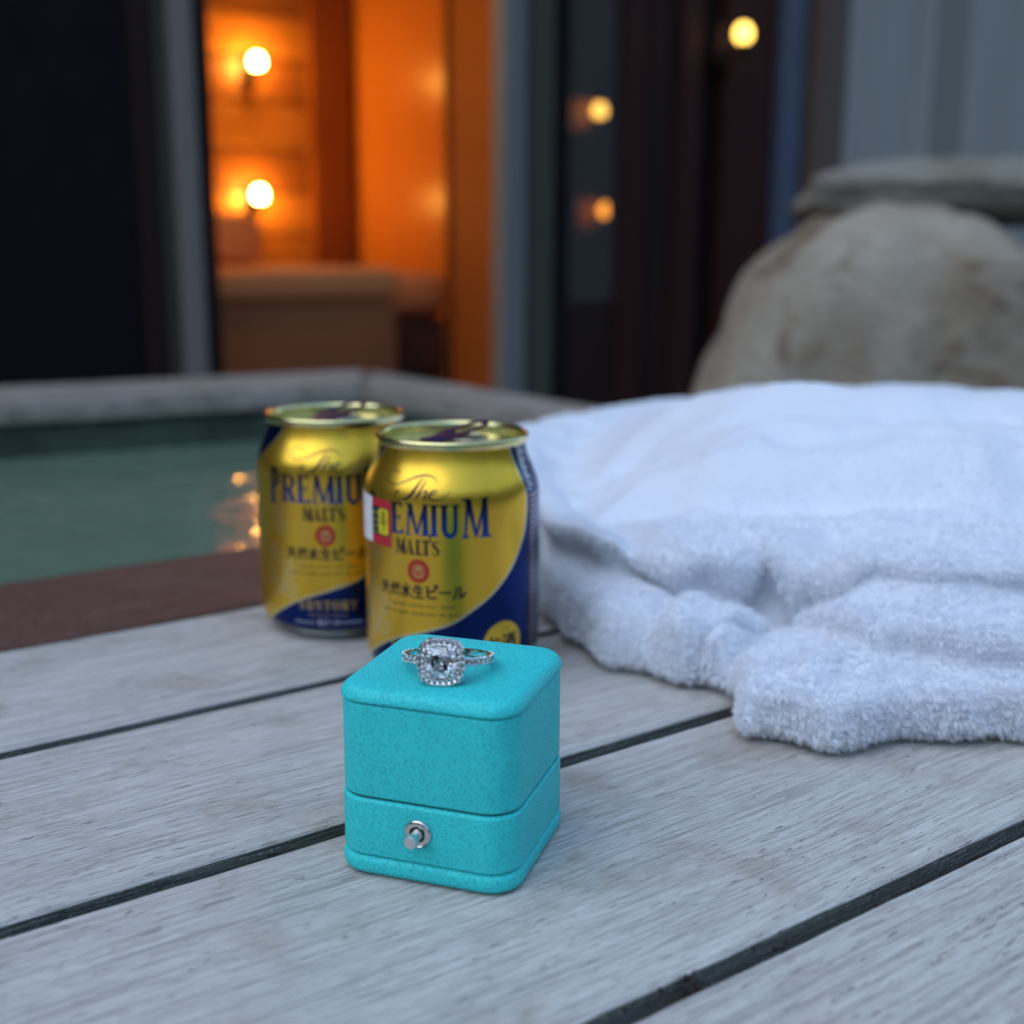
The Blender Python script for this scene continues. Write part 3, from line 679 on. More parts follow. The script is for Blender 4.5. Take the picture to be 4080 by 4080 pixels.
# brewer's name on the crescent
xs_ = -21.4*D
for ch in 'SUNTORY':
    glyph(ch, xs_, xs_+2.9, 13.9, 17.8, .85, (.62, .42, .12)); xs_ += 3.62
fine('from four fine breweries', 0, 11.3, 1.1, (.5, .38, .2))
for a0, a1 in ((-25, -9), (9, 25)):
    for k in range(6): cv.stroke([((a0+(a1-a0)*k/6)*D, 8.4), ((a0+(a1-a0)*(k+.6)/6)*D, 8.4)], .9, (.45, .52, .62), .8, False)
for i, k in enumerate(('sei', 'bi', 'bar', 'ru')): kanji(k, (-7.5+i*4)*D, 7.3, 2.0, 2.4, .36, (.7, .74, .8))
# gold disc with the alcohol mark
cv.ell(55.5*D, 16.6, 8.4, 8.4, (.82, .56, .06)); kanji('o', 43.5*D, 13.6, 5.6, 6.0, .95, INK); kanji('shu', 54.5*D, 13.4, 6.4, 6.8, .95, INK); fine('alc', 58*D, 21.6, 1.3, INK, adv=.7)
# information panel round the side
for z in np.arange(12, 70, 2.05):
    w = rng.uniform(12, 17); cv.stroke([(83*D, z), (83*D+.9, z)], 1.0, (.75, .5, .12), .9, False)
    x = 83*D+1.8
    while x < 83*D+w: d = rng.uniform(.5, 1.8); cv.stroke([(x, z), (x+d, z)], .8, (.42, .43, .47), .75, False); x += d+.6
cv.poly([(82*D, 7), (104*D, 7), (104*D, 11), (82*D, 11)], (.45, .55, .65), .8)
for z in np.arange(72, 88, 1.5): cv.stroke([(80*D, z), (80*D+3+3*((z*7) % 1), z-.4)], .7, (.5, .53, .58), .9, False)
for z in (9, 14, 19, 24, 29, 34): fine('ingredients malt hops', -150*D, z*1.6, 1.4, (.6, .6, .62))

def prof_r(z):
    # body radius at height z (mm)
    pts = [(1.2, 24.6), (3.2, 27.8), (5.2, 31.4), (6.8, 32.7), (9, 33.1), (69.5, 33.1), (72, 32.85), (75, 31.9), (78, 30.4), (81, 29.0), (84, 28.0), (87.2, 27.5)]
    return np.interp(z, [p[0] for p in pts], [p[1] for p in pts])
def can_body_mesh():
    fs = np.arange(-62, 62.01, .22); bk = np.arange(62+1.4, LW-62-1, 1.4)
    s = np.concatenate([fs, bk]); s = np.where(s > LW/2, s-LW, s)
    z = np.concatenate([[1.2, 2.2, 3.2, 4.2, 5.0], np.arange(5.4, 87.2, .22), [87.2]])
    r = prof_r(z)
    k = np.array([.15, .7, .15])
    rs = r.copy()
    for _ in range(260): rs[7:-2] = np.convolve(rs, [.25, .5, .25], 'same')[7:-2]
    r = rs
    n, m = len(s), len(z); ang = s/33.1
    X = np.sin(ang)[:, None]*r[None]; Y = -np.cos(ang)[:, None]*r[None]; Z = np.repeat(z[None], n, 0)
    co = np.stack([X, Y, Z], -1).reshape(-1, 3)*S
    i = np.arange(n); j = (i+1) % n; kk = np.arange(m-1)
    q = np.stack([i[:, None]*m+kk, j[:, None]*m+kk, j[:, None]*m+kk+1, i[:, None]*m+kk+1], -1).reshape(-1, 4)
    me = bpy.data.meshes.new('can_body')
    me.vertices.add(len(co)); me.vertices.foreach_set('co', co.ravel().astype(np.float32))
    me.loops.add(q.size); me.loops.foreach_set('vertex_index', q.ravel().astype(np.int32))
    me.polygons.add(len(q)); me.polygons.foreach_set('loop_start', np.arange(0, q.size, 4, dtype=np.int32)); me.polygons.foreach_set('loop_total', np.full(len(q), 4, np.int32))
    me.polygons.foreach_set('use_smooth', np.ones(len(q), bool)); me.update(); me.validate()
    pix = art.reshape(PH//2, 2, PW//2, 2, 3).mean((1, 3))
    bl = pix.copy(); bl[1:-1, 1:-1] = (pix[1:-1, 1:-1]*2+pix[:-2, 1:-1]+pix[2:, 1:-1]+pix[1:-1, :-2]+pix[1:-1, 2:])/6
    ii = np.clip(((s+LW/2)/.1).astype(int), 0, PW//2-1); jj = np.clip((z/.1).astype(int), 0, PH//2-1)
    c = bl[jj[None, :], ii[:, None]].reshape(-1, 3)
    at = me.color_attributes.new('print', 'FLOAT_COLOR', 'POINT')
    at.data.foreach_set('color', np.hstack([c, np.ones((len(c), 1))]).ravel().astype(np.float32))
    me.materials.append(M['print']); return me
body_me = can_body_mesh()
def make_can():
    root = empty('beer_can')
    b = bpy.data.objects.new('can_body', body_me); COL.objects.link(b); b.parent = root
    lathe('base_ring', [(0.01, 5), (18, 4.5), (22, 2), (23.3, .1), (24.2, 0), (25, .8), (24.6, 1.25)], M['can_silver'], root)
    lathe('rim', [(27.45, 87.1), (27.9, 87.5), (28.5, 87.9), (28.8, 88.5), (28.85, 90.0), (28.6, 90.7), (28.0, 91.0), (27.35, 90.8), (27.0, 90.2), (26.8, 88.6), (26.6, 86.0), (26.2, 84.6), (25.6, 84.2), (25.0, 84.7), (24.6, 86.2)], M['can_lid'], root, 160)
    ld = lathe('lid', [(24.65, 86.1), (24.2, 86.7), (23.4, 86.8), (22.6, 86.5), (18, 86.55), (10, 86.6), (0.01, 86.6)], M['can_lid'], root, 96)
    # opened mouth
    op = [(9.2*math.cos(t)-.0, 13.2+7.6*math.sin(t), 86.72) for t in np.linspace(0, 2*math.pi, 40, endpoint=False)]
    mesh_obj('opening', op, [tuple(range(40))], M['hole'], root)
    mesh_obj('opening_edge', *tube([(p[0]*1.04, 13.2+(p[1]-13.2)*1.04, 86.75) for p in op], .35, 6, True), M['can_silver'], root, True)
    # ring-pull: flat loop with a finger hole, nose riveted at the middle, far end lifted
    def ring(rx, ry, e, cx, n=48): return [(cx+rx*np.sign(math.cos(t))*abs(math.cos(t))**e, ry*np.sign(math.sin(t))*abs(math.sin(t))**e) for t in np.linspace(0, 2*math.pi, n, endpoint=False)]
    o_ = ring(13.0, 8.0, .8, -1.0); ih = ring(5.4, 5.2, .85, -6.6); n = 48
    V = []; tilt = lambda x, y, h: (x, y, h+max(0, (7-x))*.30+ (.0))
    for (ox, oy), (ix, iy) in zip(o_, ih):
        mid = [(ox, oy, .0), (ox*.985, oy*.97, .75), (ix+(ox-ix)*.12, iy+(oy-iy)*.12, .75), (ix, iy, 0)]
        V += [tilt(*q) for q in mid]
    Fc = [(i*4+k, ((i+1) % n)*4+k, ((i+1) % n)*4+(k+1) % 4, i*4+(k+1) % 4) for i in range(n) for k in range(4)]
    tab = mesh_obj('pull_tab', V, Fc, M['tab'], root, False); tab.location = (0, 0, 87.4*S)
    eg = mesh_obj('tab_edge', *tube([tuple(np.array(tilt(a, b, .35))) for a, b in o_], .30, 6, True), M['tab_edge'], tab, True)
    eg2 = mesh_obj('tab_edge', *tube([tuple(np.array(tilt(a, b, .35))) for a, b in ih], .28, 6, True), M['tab_edge'], tab, True)
    tab.rotation_euler[2] = math.radians(-142)
    lathe('rivet', [(0.01, 89.2), (1.4, 89.1), (2.0, 88.6), (2.1, 86.6)], M['can_silver'], root, 24)
    return root
def copy_tree(o, parent=None):
    c = o.copy(); COL.objects.link(c)
    if parent: c.parent = parent
    for ch in list(o.children): copy_tree(ch, c)
    return c
can1 = make_can()
can2 = copy_tree(can1)
can1.location = (-22.7*S, 447.3*S, .4*S); can1.rotation_euler[2] = math.radians(-18.9)
can2.location = (-74.6*S, 503.1*S, .2*S); can2.rotation_euler[2] = math.radians(-0.3)
tag(can1, 'front gold and blue beer can with a red and white sticker, behind the turquoise box', 'beer can', 'beer cans on the deck')
tag(can2, 'rear gold and blue beer can, without sticker, half hidden by the stickered can', 'beer can', 'beer cans on the deck')
# sticker on the front can only: a thin curved patch of paper
def sticker():
    res = .1; x0, x1, z0, z1 = -74*D, -19.6*D, 52.4, 69.4
    w, h = int((x1-x0)/res), int((z1-z0)/res); a = np.zeros((h, w, 3), np.float32); a[:] = (.80, .80, .80)
    c = Canvas(a, x0, z0, res); xr_ = -39.5*D
    c.poly([(xr_, z0), (x1, z0), (x1, z1), (xr_, z1)], (.50, .018, .03))
    c.poly([(xr_+.2, 56), (x1-1.6, 56), (x1-1.6, 66.4), (xr_+.2, 66.4)], (.012, .012, .035))
    bx0, bx1 = x1-6.6, x1-1.5
    c.poly([(bx0+.7, 56.6), (bx1-.7, 56.6), (bx1, 57.3), (bx1, 65.3), (bx1-.7, 66), (bx0+.7, 66), (bx0, 65.3), (bx0, 57.3)], (.72, .62, .01))
    k = (.03, .03, .01); m_ = (bx0+bx1)/2
    c.stroke([(m_-1.2, 64.4), (m_+1.2, 64.4)], .55, k); c.stroke([(m_, 65.4), (m_, 61.6)], .6, k); c.ell(m_, 62.4, 1.5, 1.2, k); c.ell(m_, 62.4, .8, .55, (.72, .62, .01)); c.stroke([(m_-1.5, 60.5), (m_+1.5, 60.5)], .55, k); c.stroke([(m_, 60.5), (m_, 57.8)], .6, k); c.stroke([(m_-1, 58), (m_+1, 58)], .5, k)
    for z in (64, 61.5, 59, 56.8): c.stroke([(xr_+.8, z), (bx0-.7, z)], .7, (.3, .3, .05), 1, False)
    for z in np.arange(54.5, 68, 1.3): c.stroke([(x0+5, z), (xr_-3, z)], .35, (.5, .5, .5), .6, False)
    xs = np.linspace(x0, x1, 130); zz = np.linspace(z0, z1, 80); V, Cc = [], []
    for xx in xs:
        for z in zz:
            lift = .14+.25*max(0, (z-z1+1.2))/1.2*max(0, math.sin(xx*.9))**4
            V.append((math.sin(xx/33.1)*(33.1+lift), -math.cos(xx/33.1)*(33.1+lift), z-(.9*((xx-xr_)/10)**2*.2 if xx > xr_ else 0)))
            Cc.append((*a[min(h-1, int((z-z0)/res)), min(w-1, int((xx-x0)/res))], 1))
    Fc = [(i*80+j, (i+1)*80+j, (i+1)*80+j+1, i*80+j+1) for i in range(129) for j in range(79)]
    o = mesh_obj('sticker', V, Fc, M['paper'], can1, True); at = o.data.color_attributes.new('print', 'FLOAT_COLOR', 'POINT')
    at.data.foreach_set('color', np.array(Cc, np.float32).ravel()); o['label'] = 'red, yellow and white paper sticker'
    md = o.modifiers.new('thick', 'SOLIDIFY'); md.thickness = .08*S; md.offset = -1
sticker()
# sticker x reads from the label centre of the can

# ---------------------------------------------------------------- turquoise ring box
BX, BY, BA, BW = -14.9, 301.9, -0.3223, 48.3
rbx = empty('ring_box', (BX, BY, .5), BA); tag(rbx, 'turquoise pebbled leather ring box with silver push button, closed, in the foreground', 'ring box')
def rsq(half, rad, n=12):
    P = []
    for cx, cy, a0 in ((1, -1, -90), (1, 1, 0), (-1, 1, 90), (-1, -1, 180)):
        for t in np.linspace(a0, a0+90, n): P.append((cx*(half-rad)+rad*math.cos(math.radians(t)), cy*(half-rad)+rad*math.sin(math.radians(t))))
    # a few extra points along the straight sides
    return P
def loft(name, rings, mat, parent, cap0=True, cap1=True, n=12):
    V, Fc = [], []; m = 4*n
    for (half, rad, z) in rings: V += [(x, y, z) for x, y in rsq(half, rad, n)]
    for k in range(len(rings)-1):
        for i in range(m): j = (i+1) % m; Fc.append((k*m+i, k*m+j, (k+1)*m+j, (k+1)*m+i))
    if cap0: Fc.append(tuple(range(m))[::-1])
    if cap1: Fc.append(tuple((len(rings)-1)*m+i for i in range(m)))
    o = mesh_obj(name, V, Fc, mat, parent, True); autosmooth(o, 40); return o
H_ = BW/2; CR = 8.6
def soft(z0, z1, half, r0, r1, k=7):
    # vertical wall with rounded lower (r0) and upper (r1) edges
    R = []
    for t in np.linspace(0, math.pi/2, k): R.append((half-r0+r0*math.sin(t), CR-r0+r0*math.sin(t), z0+r0-r0*math.cos(t)))
    for t in np.linspace(0, math.pi/2, k): R.append((half-r1+r1*math.cos(t), CR-r1+r1*math.cos(t), z1-r1+r1*math.sin(t)))
    return R
loft('bottom_slab', soft(0, 5.3, H_+.5, 1.9, 2.0), M['leather'], rbx)
loft('base_case', soft(5.5, 20.9, H_+.25, .6, 1.0), M['leather'], rbx)
loft('lid_case', soft(21.5, 46.3, H_, .7, .8), M['leather'], rbx)
TOP = 50.7
cap = soft(46.5, TOP-.35, H_+.35, .9, 3.3, 9)
rr_ = cap[-1][0]
cap += [(rr_-1.6, max(CR-3.3-1.6, 1.5), TOP-.12), (rr_-4.5, 2, TOP), (rr_-9, 1.5, TOP), (4, 1, TOP)]
loft('lid_top', cap, M['leather'], rbx)
loft('seam_line', [(H_-.9, CR-.9, 5.0), (H_-.9, CR-.9, 47)], M['seam'], rbx, False, False)
# push button on the front face (faces local -y)
def lathe_y(name, prof, mat, parent, x, y, z, seg=64, tilt=(0, 0)):
    o = lathe(name, prof, mat, parent, seg)          # profile: (radius, outward distance)
    o.rotation_euler = (math.pi/2+tilt[0], tilt[1], 0); o.location = (x*S, y*S, z*S); autosmooth(o, 40); return o
yf = -(H_+.25); bx_, bz_ = -.7, 14.4-.5
wsh = lathe_y('button_washer', [(1.95, .15), (2.0, .6), (2.15, .78), (2.9, .74), (3.2, .6), (3.35, .75), (3.62, .5), (3.7, .0)], M['nickel'], rbx, bx_, yf, bz_)
lathe_y('button_well', [(2.0, .5), (1.9, .2), (1.5, .12), (0.01, .12)], M['seam'], rbx, bx_, yf, bz_)
lathe_y('button_stem', [(1.2, .1), (1.55, .5), (1.6, 1.0), (1.35, 1.5), (1.05, 2.0), (1.3, 2.0), (1.5, 2.5), (1.35, 3.0), (1.15, 3.2)], M['nickel'], rbx, bx_, yf, bz_)
lathe_y('button_head', [(1.1, 3.1), (1.45, 3.25), (1.62, 3.4), (1.64, 5.2), (1.55, 5.35), (0.01, 5.35)], M['nickel_brushed'], rbx, bx_, yf, bz_)

# ---------------------------------------------------------------- diamond ring lying on the box
def brilliant(name, half, height, mat, parent, n=16, sq=.72, tf=.56):
    # cushion/round brilliant: table, crown, girdle, pavilion as the convex hull of its facet points; z is the table normal
    pts = []
    def ringp(f, z, nn, ph):
        for k in range(nn):
            t = 2*math.pi*(k+ph)/nn; c, s_ = math.cos(t), math.sin(t); d = (abs(c)**(2/sq)+abs(s_)**(2/sq))**(-sq/2) if sq < .99 else 1
            pts.append((half*f*c*d, half*f*s_*d, z))
    ringp(tf, height*.34, n//2, 0); ringp(.82, height*.20, n//2, .5); ringp(1.0, height*.03, n, .5); ringp(1.0, -height*.03, n, .5)
    ringp(.62, -height*.30, n//2, 0); ringp(.32, -height*.50, n//2, .5); pts.append((0, 0, -height*.66))
    bm = bmesh.new()
    for p in pts: bm.verts.new([c*S for c in p])
    bmesh.ops.convex_hull(bm, input=bm.verts)
    bmesh.ops.recalc_face_normals(bm, faces=bm.faces)
    return bm_obj(name, bm, mat, parent)
RX, RY = -16.5, 299.2
ring_ = empty('diamond_ring', (RX, RY, TOP+.5+3.05)); 
tag(ring_, 'platinum diamond ring with a square haloed stone, lying on the turquoise box lid', 'ring')
ring_.rotation_euler = (math.radians(-11.5), 0, math.radians(-5))     # front raised by the head
RR = 11.0                                                    # finger-hole radius plus half band
def band_pt(a, r=RR, z=0): return (r*math.sin(a), -r*math.cos(a), z)
# shank: D-shaped band, open behind the head
n = 120; V = []; arcs = np.linspace(.30, 2*math.pi-.30, n)
for a in arcs:
    front = max(0, math.cos(a)); hw = .95+.1*front
    for (dr, dz) in ((-.75, -hw*.9), (-.75, hw*.9), (.1, hw), (.7, hw*.6), (.8, 0), (.7, -hw*.6), (.1, -hw)):
        if front > .2: dr = min(dr, .35)
        V.append(band_pt(a, RR+dr, dz))
Fc = [(i*7+k, i*7+(k+1) % 7, (i+1)*7+(k+1) % 7, (i+1)*7+k) for i in range(n-1) for k in range(7)]+[tuple(range(7))[::-1], tuple((n-1)*7+k for k in range(7))]
sh2 = mesh_obj('band', V, Fc, M['platinum'], ring_, True); autosmooth(sh2, 30)
small = brilliant('band_stone', .82, 1.25, M['gem'], ring_, 16, .999)
small_me = small.data; bpy.data.objects.remove(small)
def gem_at(name, p, normal, parent, scale=1.0, me=None, mat=None, spin=0.0):
    o = bpy.data.objects.new(name, me or small_me); COL.objects.link(o); o.parent = parent
    q = Vector(normal).to_track_quat('Z', 'Y'); o.rotation_mode = 'QUATERNION'
    from mathutils import Quaternion
    o.rotation_quaternion = q @ Quaternion((0, 0, 1), spin); o.location = [c*S for c in p]; o.scale = (scale,)*3
    return o
bead_bm = bmesh.new(); bmesh.ops.create_icosphere(bead_bm, subdivisions=2, radius=.27*S); bead0 = bm_obj('prong', bead_bm, M['platinum'], None, True); bead_me = bead0.data; bpy.data.objects.remove(bead0)
for sgn in (-1, 1):
    for k in range(10):
        a = sgn*(.56+k*.158)
        gem_at('band_stone', band_pt(a, RR+.55), (math.sin(a), -math.cos(a), 0), ring_, 1.0, spin=k)
        for dz in (-.86, .86):
            aa = a+sgn*.079; p = band_pt(aa, RR+.78, dz); o = gem_at('prong', p, (0, 0, 1), ring_, 1.15, bead_me)
# head: halo plate facing outwards (local -y)
head = empty('halo_setting', (0, -RR-1.6, .2)); head.parent = ring_; head.rotation_euler = (math.radians(90), 0, 0)
head.location = (0, (-RR-1.9)*S, .25*S); head.scale = (1.07,)*3
def sup(half, t, e=.62):
    c, s_ = math.cos(t), math.sin(t); return (half*np.sign(c)*abs(c)**e, half*np.sign(s_)*abs(s_)**e)
# halo plate body with thickness (a square cushion ring)
n = 72; V = []
for k in range(n):
    t = 2*math.pi*k/n
    for half, z in ((3.75, .25), (3.75, -1.0), (5.1, -1.5), (5.65, -.9), (5.65, -.05), (5.45, .22), (4.6, .05)):
        x, y = sup(half, t); V.append((x, y, z))
Fc = [(k*7+j, ((k+1) % n)*7+j, ((k+1) % n)*7+(j+1) % 7, k*7+(j+1) % 7) for k in range(n) for j in range(7)]
hp = mesh_obj('halo_frame', V, Fc, M['platinum'], head, True); autosmooth(hp, 30)
# basket under the stone
for k in range(8):
    t = math.pi/4*k+math.pi/8; x, y = sup(4.4, t)
    mesh_obj('gallery_wire', *tube([(x, y, -1.2), (x*.85, y*.85, -2.1), (x*.45, y*.45, -2.9)], .28, 6), M['platinum'], head, True)
# halo stones, evenly spaced along the cushion outline
tt = np.linspace(0, 2*math.pi, 721); cp = np.array([sup(4.72, t) for t in tt]); ds = np.r_[0, np.cumsum(np.hypot(*np.diff(cp, axis=0).T))]
NH = 24
for k in range(NH):
    d = ds[-1]*(k+.5)/NH; x = np.interp(d, ds, cp[:, 0]); y = np.interp(d, ds, cp[:, 1])
    gem_at('halo_stone', (x, y, .34), (x*.03, y*.03, 1), head, .82, spin=k*.7)
    d2 = ds[-1]*(k+1)/NH; x = np.interp(d2, ds, cp[:, 0]); y = np.interp(d2, ds, cp[:, 1])
    for f, sc in ((1.13, 1.0), (.885, .95)):
        gem_at('prong', (x*f, y*f, .42), (0, 0, 1), head, sc, bead_me)
ctr = brilliant('centre_stone', 3.95, 4.9, M['gem'], head, 16, .70, .54)
ctr.location = (0, 0, .15*S)
me = ctr.data
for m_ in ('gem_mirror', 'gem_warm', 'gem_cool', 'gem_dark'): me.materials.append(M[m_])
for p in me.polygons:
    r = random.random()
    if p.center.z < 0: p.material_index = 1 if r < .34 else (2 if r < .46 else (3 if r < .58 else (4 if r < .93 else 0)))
for sx in (-1, 1):
    for sy in (-1, 1):
        mesh_obj('claw', *tube([(sx*3.35, sy*3.35, -.6), (sx*3.32, sy*3.32, .7), (sx*2.95, sy*2.95, 1.15), (sx*2.6, sy*2.6, 1.2)], [.36, .36, .33, .2], 8), M['platinum'], head, True)

# ---------------------------------------------------------------- white terry robe
def poly_sd(px, py, poly):
    P = np.array(poly, float); Q = np.roll(P, -1, 0); d = np.full(px.shape, 1e9); ins = np.zeros(px.shape, bool)
    for (x1, y1), (x2, y2) in zip(P, Q):
        ex, ey = x2-x1, y2-y1; t = np.clip(((px-x1)*ex+(py-y1)*ey)/(ex*ex+ey*ey), 0, 1)
        d = np.minimum(d, np.hypot(px-x1-t*ex, py-y1-t*ey))
        ins ^= ((y1 > py) != (y2 > py)) & (px < ex*(py-y1)/(y2-y1+1e-12)+x1)
    return np.where(ins, d, -d)
def vnoise(x, y, sc, seed):
    r = np.random.default_rng(seed); o = 0
    for i in range(9):
        a = r.uniform(0, 6.283); k = r.uniform(.6, 1.6)/sc; o = o+np.sin((x*math.cos(a)+y*math.sin(a))*k*6.283+r.uniform(0, 6.28))
    return o/3
def sm(e0, e1, v): t = np.clip((v-e0)/(e1-e0), 0, 1); return t*t*(3-2*t)
def edge(d, R): q = 1-np.clip(d, 0, R)/R; return np.sqrt(np.clip(1-q*q, 0, 1))
def smax(a, b, k):
    h = np.clip(.5+.5*(a-b)/k, 0, 1); return b*(1-h)+a*h+k*h*(1-h)
def cpoly(pts):
    P = np.array(pts, float); A = np.vstack([P, P[:3]]); o = []
    for i in range(len(P)):
        p0, p1, p2, p3 = A[i], A[i+1], A[i+2], A[(i+3) % len(A)] if i+3 < len(A) else A[i+3-len(P)]
        for t in np.linspace(0, 1, 5, endpoint=False): o.append(.5*((2*p1)+(-p0+p2)*t+(2*p0-5*p1+4*p2-p3)*t*t+(-p0+3*p1-3*p2+p3)*t**3))
    return o
def crease(x, y, pts, w):
    d = np.full(x.shape, 1e9); P = catmull(np.array(pts, float), np.ones(len(pts)), 5)[0]
    for a, b in zip(P[:-1], P[1:]):
        e = b-a; t = np.clip(((x-a[0])*e[0]+(y-a[1])*e[1])/(e@e+1e-9), 0, 1); d = np.minimum(d, np.hypot(x-a[0]-t*e[0], y-a[1]-t*e[1]))
    return np.exp(-(d/w)**2)
def robe_h(x, y):
    wx = x+2.2*vnoise(x, y, 40, 1); wy = y+2.2*vnoise(x, y, 40, 2)
    m = poly_sd(wx, wy, cpoly([(0, 575), (16, 520), (33, 480), (52, 457), (76, 444), (97, 450), (112, 436), (126, 420), (150, 408), (210, 410), (330, 450), (430, 560), (440, 760), (330, 900), (140, 900), (30, 800), (-4, 680)]))
    slope = 18+24*sm(0, 150, m)+8*np.exp(-(((x-150)/90)**2+((y-590)/110)**2))-.05*np.clip(y-640, 0, 400)
    main = 47*edge(m, 9)+(slope-9)*sm(4, 120, m)-25*sm(95, -5, x)*sm(0, 45, m)-2.5*sm(10, 50, m)
    p2 = poly_sd(wx, wy, cpoly([(8, 545), (14, 505), (22, 472), (30, 450), (45, 431), (61, 417), (76, 420), (86, 427), (104, 436), (125, 455), (110, 500), (60, 540), (30, 570)]))
    low = 24*edge(p2, 17)+7*sm(0, 45, p2)+5*sm(480, 520, y)
    p3 = poly_sd(wx, wy, cpoly([(68, 418), (81, 403), (78, 385), (78, 371), (87, 363), (99, 358.5), (113, 360), (130, 367), (160, 364), (220, 372), (290, 420), (200, 450), (120, 445), (92, 436), (70, 424)]))
    fl = 15*edge(p3, 9)+7*sm(4, 40, p3)
    p4 = poly_sd(wx, wy, cpoly([(103, 430), (104, 412), (116, 396), (138, 384), (170, 380), (240, 400), (300, 450), (200, 470), (120, 450)]))
    rt = 30*edge(p4, 9)+14*sm(3, 50, p4)
    p5 = poly_sd(wx, wy, cpoly([(-6, 600), (2, 545), (8, 512), (16, 498), (24, 505), (40, 540), (40, 600), (10, 640)]))
    sl = 30*edge(p5, 12)+14*sm(4, 40, p5)
    h = smax(main, low, 1.5); h = smax(h, fl, 1.5); h = smax(h, rt, 1.5); h = smax(h, sl, 1.5)
    # lying folds
    h = h-10*crease(x, y, [(28, 570), (36, 520), (50, 478), (70, 446), (95, 452)], 5)
    h = h-24*crease(x, y, [(92, 447), (104, 443), (114, 436), (117, 428)], 6.5)
    h = h-11*crease(x, y, [(96, 424), (80, 412), (66, 404), (62, 396)], 4)
    h = h-7*crease(x, y, [(60, 440), (50, 425), (46, 410)], 5)+3*crease(x, y, [(70, 436), (62, 425), (56, 412)], 5)+5*crease(x, y, [(82, 430), (76, 418), (70, 408)], 5)-5*crease(x, y, [(90, 380), (100, 372), (112, 380)], 6)
    h = h+9*crease(x, y, [(60, 540), (110, 520), (180, 500), (260, 500)], 14)-8*crease(x, y, [(50, 520), (100, 497), (170, 480)], 9)
    h = h+7*crease(x, y, [(70, 640), (170, 590), (260, 590)], 14)-5*crease(x, y, [(60, 600), (150, 560), (230, 560)], 10)
    h = h+3*crease(x, y, [(118, 470), (150, 452), (200, 445)], 9)-10*crease(x, y, [(122, 456), (160, 440), (220, 432)], 6)
    h = h+sm(5, 40, h)*(1.2*vnoise(x, y, 60, 5)+.5*vnoise(x, y, 18, 6))
    oth = np.maximum(low, np.maximum(fl, rt)); o4 = np.maximum(np.maximum(fl, low), main)
    return h, np.maximum.reduce([m, p2, p3, p4, p5]), ((m, main-oth, 12.0, 5.5), (p4, rt-o4, 6.0, 4.5), (p3, fl-np.maximum(main, np.maximum(low, rt))+6, 2.5, 4.0), (p2, low-np.maximum(main, np.maximum(fl, rt))+6, 3.0, 6.0))
